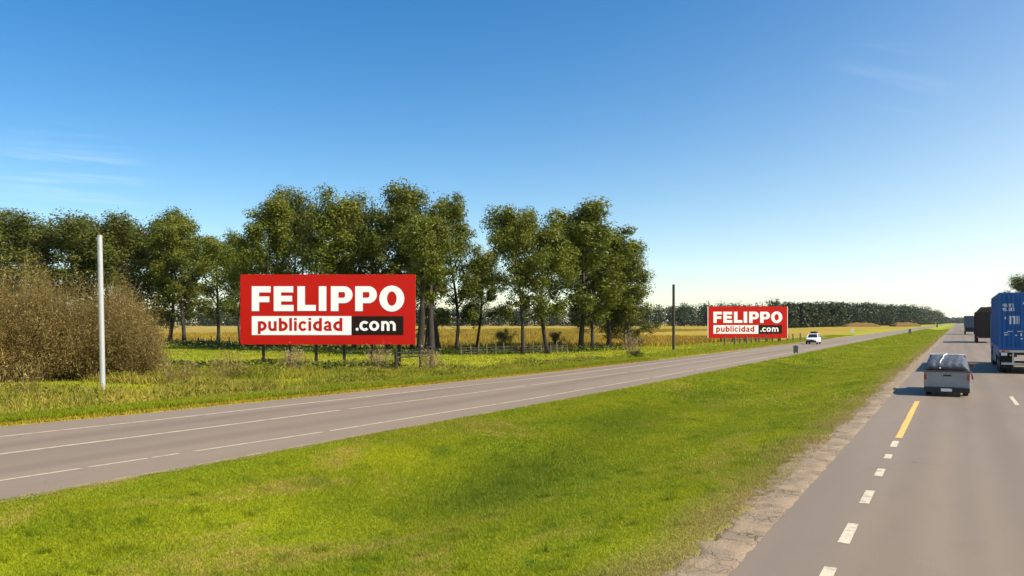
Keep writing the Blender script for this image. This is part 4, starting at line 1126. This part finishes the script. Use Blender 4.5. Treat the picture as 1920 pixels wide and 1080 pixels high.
sm = tp.modifiers.new('thickness', 'SOLIDIFY'); sm.thickness = 0.012
for j0, j1 in ((12, 17),):
    pts = []
    for i in range(0, nv + 1, 4):
        j = int(round(j0 + (j1 - j0) * i / nv)); v = Vt[i * (nu + 1) + j]; pts.append((v[0], v[1], v[2] + 0.02))
    MB().tube(pts, 0.022, 6).build('strap', M['strap'], pk)
# cab
ring = lambda y, x0, x1, z0, z1: [(x0, y, z0), (x1, y, z0), (x1, y, z1), (x0, y, z1)]
cb_ = MB(); cb_.hexa([(0.03, 2.36, 0.36), (PW - 0.03, 2.36, 0.36), (PW - 0.03, PL, 0.36), (0.03, PL, 0.36)], [(0.03, 2.36, 1.0), (PW - 0.03, 2.36, 1.0), (PW - 0.05, PL - 0.1, 0.92), (0.05, PL - 0.1, 0.92)])
cb_.build('body', M['silver'], pk, 0.04)
gh = MB(); gh.hexa([(0.06, 2.45, 1.001), (PW - 0.06, 2.45, 1.001), (PW - 0.06, 3.95, 1.001), (0.06, 3.95, 1.001)], [(0.16, 2.55, 1.50), (PW - 0.16, 2.55, 1.50), (PW - 0.16, 3.45, 1.50), (0.16, 3.45, 1.50)])
gh.build('cab_glass', M['glass'], pk, 0.02)
MB().box(0.15, PW - 0.15, 2.53, 3.47, 1.505, 1.56).build('roof', M['silver'], pk, 0.025)
for xx in (0.08, PW - 0.08):
    for yy in (0.85, 3.75): wheel(pk, xx + (0.09 if xx < 1 else -0.09), yy, 0.32, 0.20)
for s in (1,):
    m = MB(); x0 = -0.02 if s == 0 else PW + 0.02; sg = -1 if s == 0 else 1
    m.box(min(x0, x0 + sg * 0.16), max(x0, x0 + sg * 0.16), 3.55, 3.62, 0.98, 1.14); m.build('mirror', M['rust_trim'], pk, 0.02)
m = MB().tube([(PW - 0.22, 0.02, 1.04), (PW - 0.02, -0.02, 1.0), (PW + 0.05, 0.0, 0.85), (PW + 0.06, 0.02, 0.70)], 0.03, 8).build('loose_strap', M['rust_trim'], pk)

# dark lorry beyond the blue one
def lorry(name, label, xl, vb, w, ztop, zbox, length, boxmat, capmat, lampmat='red_lens'):
    X = (xl - VX) / vb * CAM_H * math.cos(TH); Yb = (F_PX * CAM_H / vb + X * math.sin(TH)) / math.cos(TH)
    o = thing(name, label, 'truck', (X, Yb, 0), 0)
    MB().box(0, w, 0, length, zbox, ztop).build('cargo_box', M[boxmat], o, 0.04)
    bm_ = MB()
    for k in range(9): bm_.box(-0.03, -0.002, 0.2 + k * length / 9, 0.32 + k * length / 9, zbox + 0.05, ztop - 0.08)
    for k in range(4): bm_.box(0.15 + k * (w - 0.4) / 3, 0.25 + k * (w - 0.4) / 3, -0.04, -0.002, zbox + 0.05, ztop - 0.08)
    bm_.build('stake', M[capmat], o)
    MB().box(0.3, w - 0.3, 0.1, length + 2.2, 0.75, zbox - 0.005).build('chassis', M['chassis'], o)
    MB().box(0.05, w - 0.05, 0.0, 0.12, 0.70, 0.95).build('bumper', M['chassis'], o, 0.02)
    for xx in (0.18, w - 0.46): MB().box(xx, xx + 0.28, -0.04, -0.005, 0.74, 0.92).build('tail_lamp', M[lampmat], o)
    for yy in (1.2, 2.5, length + 1.0):
        for xx in (0.2, w - 0.2): wheel(o, xx, yy, 0.5, 0.32)
    MB().box(0.1, w - 0.1, length + 0.4, length + 2.2, 0.8, min(3.2, ztop)).build('cab', M[boxmat], o, 0.1)
    return o
d = lorry('cargo_truck', 'black tarpaulined lorry half hidden behind the blue container lorry', 1829, 38, 2.5, 4.45, 1.15, 9.0, 'dark_tarp', 'chassis')
MB().loft([[(0.1, y, 4.46), (2.4, y, 4.46), (1.9, y, 4.46 + 0.6 + 0.2 * math.sin(y)), (0.7, y, 4.46 + 0.5 + 0.2 * math.cos(y * 1.3))] for y in np.linspace(0.3, 8.6, 12)]).build('heaped_load', M['brown_load'], d, smooth=False)
lorry('cargo_truck', 'small grey blue box lorry farthest ahead, with red tail lamps', 1808, 22.5, 2.45, 4.55, 1.75, 7.5, 'grey_blue', 'grey_blue')

# white car coming along the far road (front towards the camera)
X, Y, zc = px(1525, 645.0)
wc = thing('white_car', 'white car with a dark windscreen and black bumper on the far road', 'car', (X, Y, 0), math.pi, None)
wc.scale = (0.86, 0.86, 0.86)
def section(y, pts): return [(x, y, z) for x, z in pts] + [(-x, y, z) for x, z in reversed(pts)]
def bodysec(y, hw, z0, z1): return section(y, [(hw * 0.92, z0), (hw, z0 + 0.12), (hw, (z0 + z1) / 2 + 0.1), (hw * 0.95, z1 - 0.03), (hw * 0.88, z1)])
MB().loft([bodysec(y, hw, z0, z1) for y, hw, z0, z1 in ((2.10, 0.74, 0.34, 0.78), (2.0, 0.82, 0.28, 0.88), (1.5, 0.88, 0.26, 0.98), (0.9, 0.89, 0.26, 1.04), (0, 0.9, 0.26, 1.06), (-1.4, 0.9, 0.26, 1.06), (-2.0, 0.86, 0.28, 1.04), (-2.2, 0.78, 0.36, 0.9))]).build('body', M['white_paint'], wc, smooth=True)
MB().hexa([(-0.80, -2.0, 1.03), (0.80, -2.0, 1.03), (0.78, 1.0, 1.03), (-0.78, 1.0, 1.03)], [(-0.66, -1.7, 1.56), (0.66, -1.7, 1.56), (0.62, 0.35, 1.56), (-0.62, 0.35, 1.56)]).build('cabin_glass', M['glass'], wc, 0.03)
MB().hexa([(-0.70, -1.75, 1.57), (0.70, -1.75, 1.57), (0.66, 0.38, 1.57), (-0.66, 0.38, 1.57)], [(-0.60, -1.6, 1.64), (0.60, -1.6, 1.64), (0.56, 0.25, 1.64), (-0.56, 0.25, 1.64)]).build('roof', M['white_paint'], wc, 0.03)
for s in (-1, 1):
    MB().hexa([(s * 0.80 - 0.05, 0.93, 1.04), (s * 0.80 + 0.05, 0.93, 1.04), (s * 0.80 + 0.05, 1.06, 1.04), (s * 0.80 - 0.05, 1.06, 1.04)],
              [(s * 0.65 - 0.05, 0.30, 1.575), (s * 0.65 + 0.05, 0.30, 1.575), (s * 0.65 + 0.05, 0.42, 1.575), (s * 0.65 - 0.05, 0.42, 1.575)]).build('windscreen_pillar', M['white_paint'], wc)
    MB().box(s * 0.62 - 0.16, s * 0.62 + 0.16, 2.02, 2.10, 0.62, 0.76).build('headlight', M['clear_lens'], wc, 0.02)
    MB().box(s * 0.99 - 0.09, s * 0.99 + 0.09, 0.72, 0.84, 1.00, 1.14).build('mirror', M['white_paint'], wc, 0.02)
    for yy in (1.35, -1.35): wheel(wc, s * 0.78, yy, 0.33, 0.22)
MB().box(-0.78, 0.78, 2.02, 2.17, 0.28, 0.58).build('front_bumper', M['chassis'], wc, 0.04)
MB().box(-0.40, 0.40, 2.06, 2.125, 0.60, 0.74).build('grille', M['chassis'], wc, 0.01)
MB().box(-0.45, 0.45, -1.2, -0.1, 1.70, 1.98).build('roof_load', M['dark_tarp'], wc, 0.06)
rk = MB()
for yy in (-1.3, 0.0): rk.box(-0.58, 0.58, yy, yy + 0.05, 1.655, 1.695)
rk.build('roof_rack', M['chassis'], wc)

# ------------------------------------------------------------------ the air over the plain
hz = MB().box(-8000, 8000, -8000, 8000, -1.5, 36).build('haze', M['wire'], None)
hz.data.materials.clear()
hm = bpy.data.materials.new('thin_haze'); hm.use_nodes = True
hn = hm.node_tree.nodes; hn.clear()
ho = hn.new('ShaderNodeOutputMaterial'); hv = hn.new('ShaderNodeVolumePrincipled')
hv.inputs['Color'].default_value = (0.86, 0.93, 1.0, 1); hv.inputs['Density'].default_value = 0.00003
hm.node_tree.links.new(hv.outputs[0], ho.inputs['Volume'])
hz.data.materials.append(hm); tag(hz, kind='stuff')
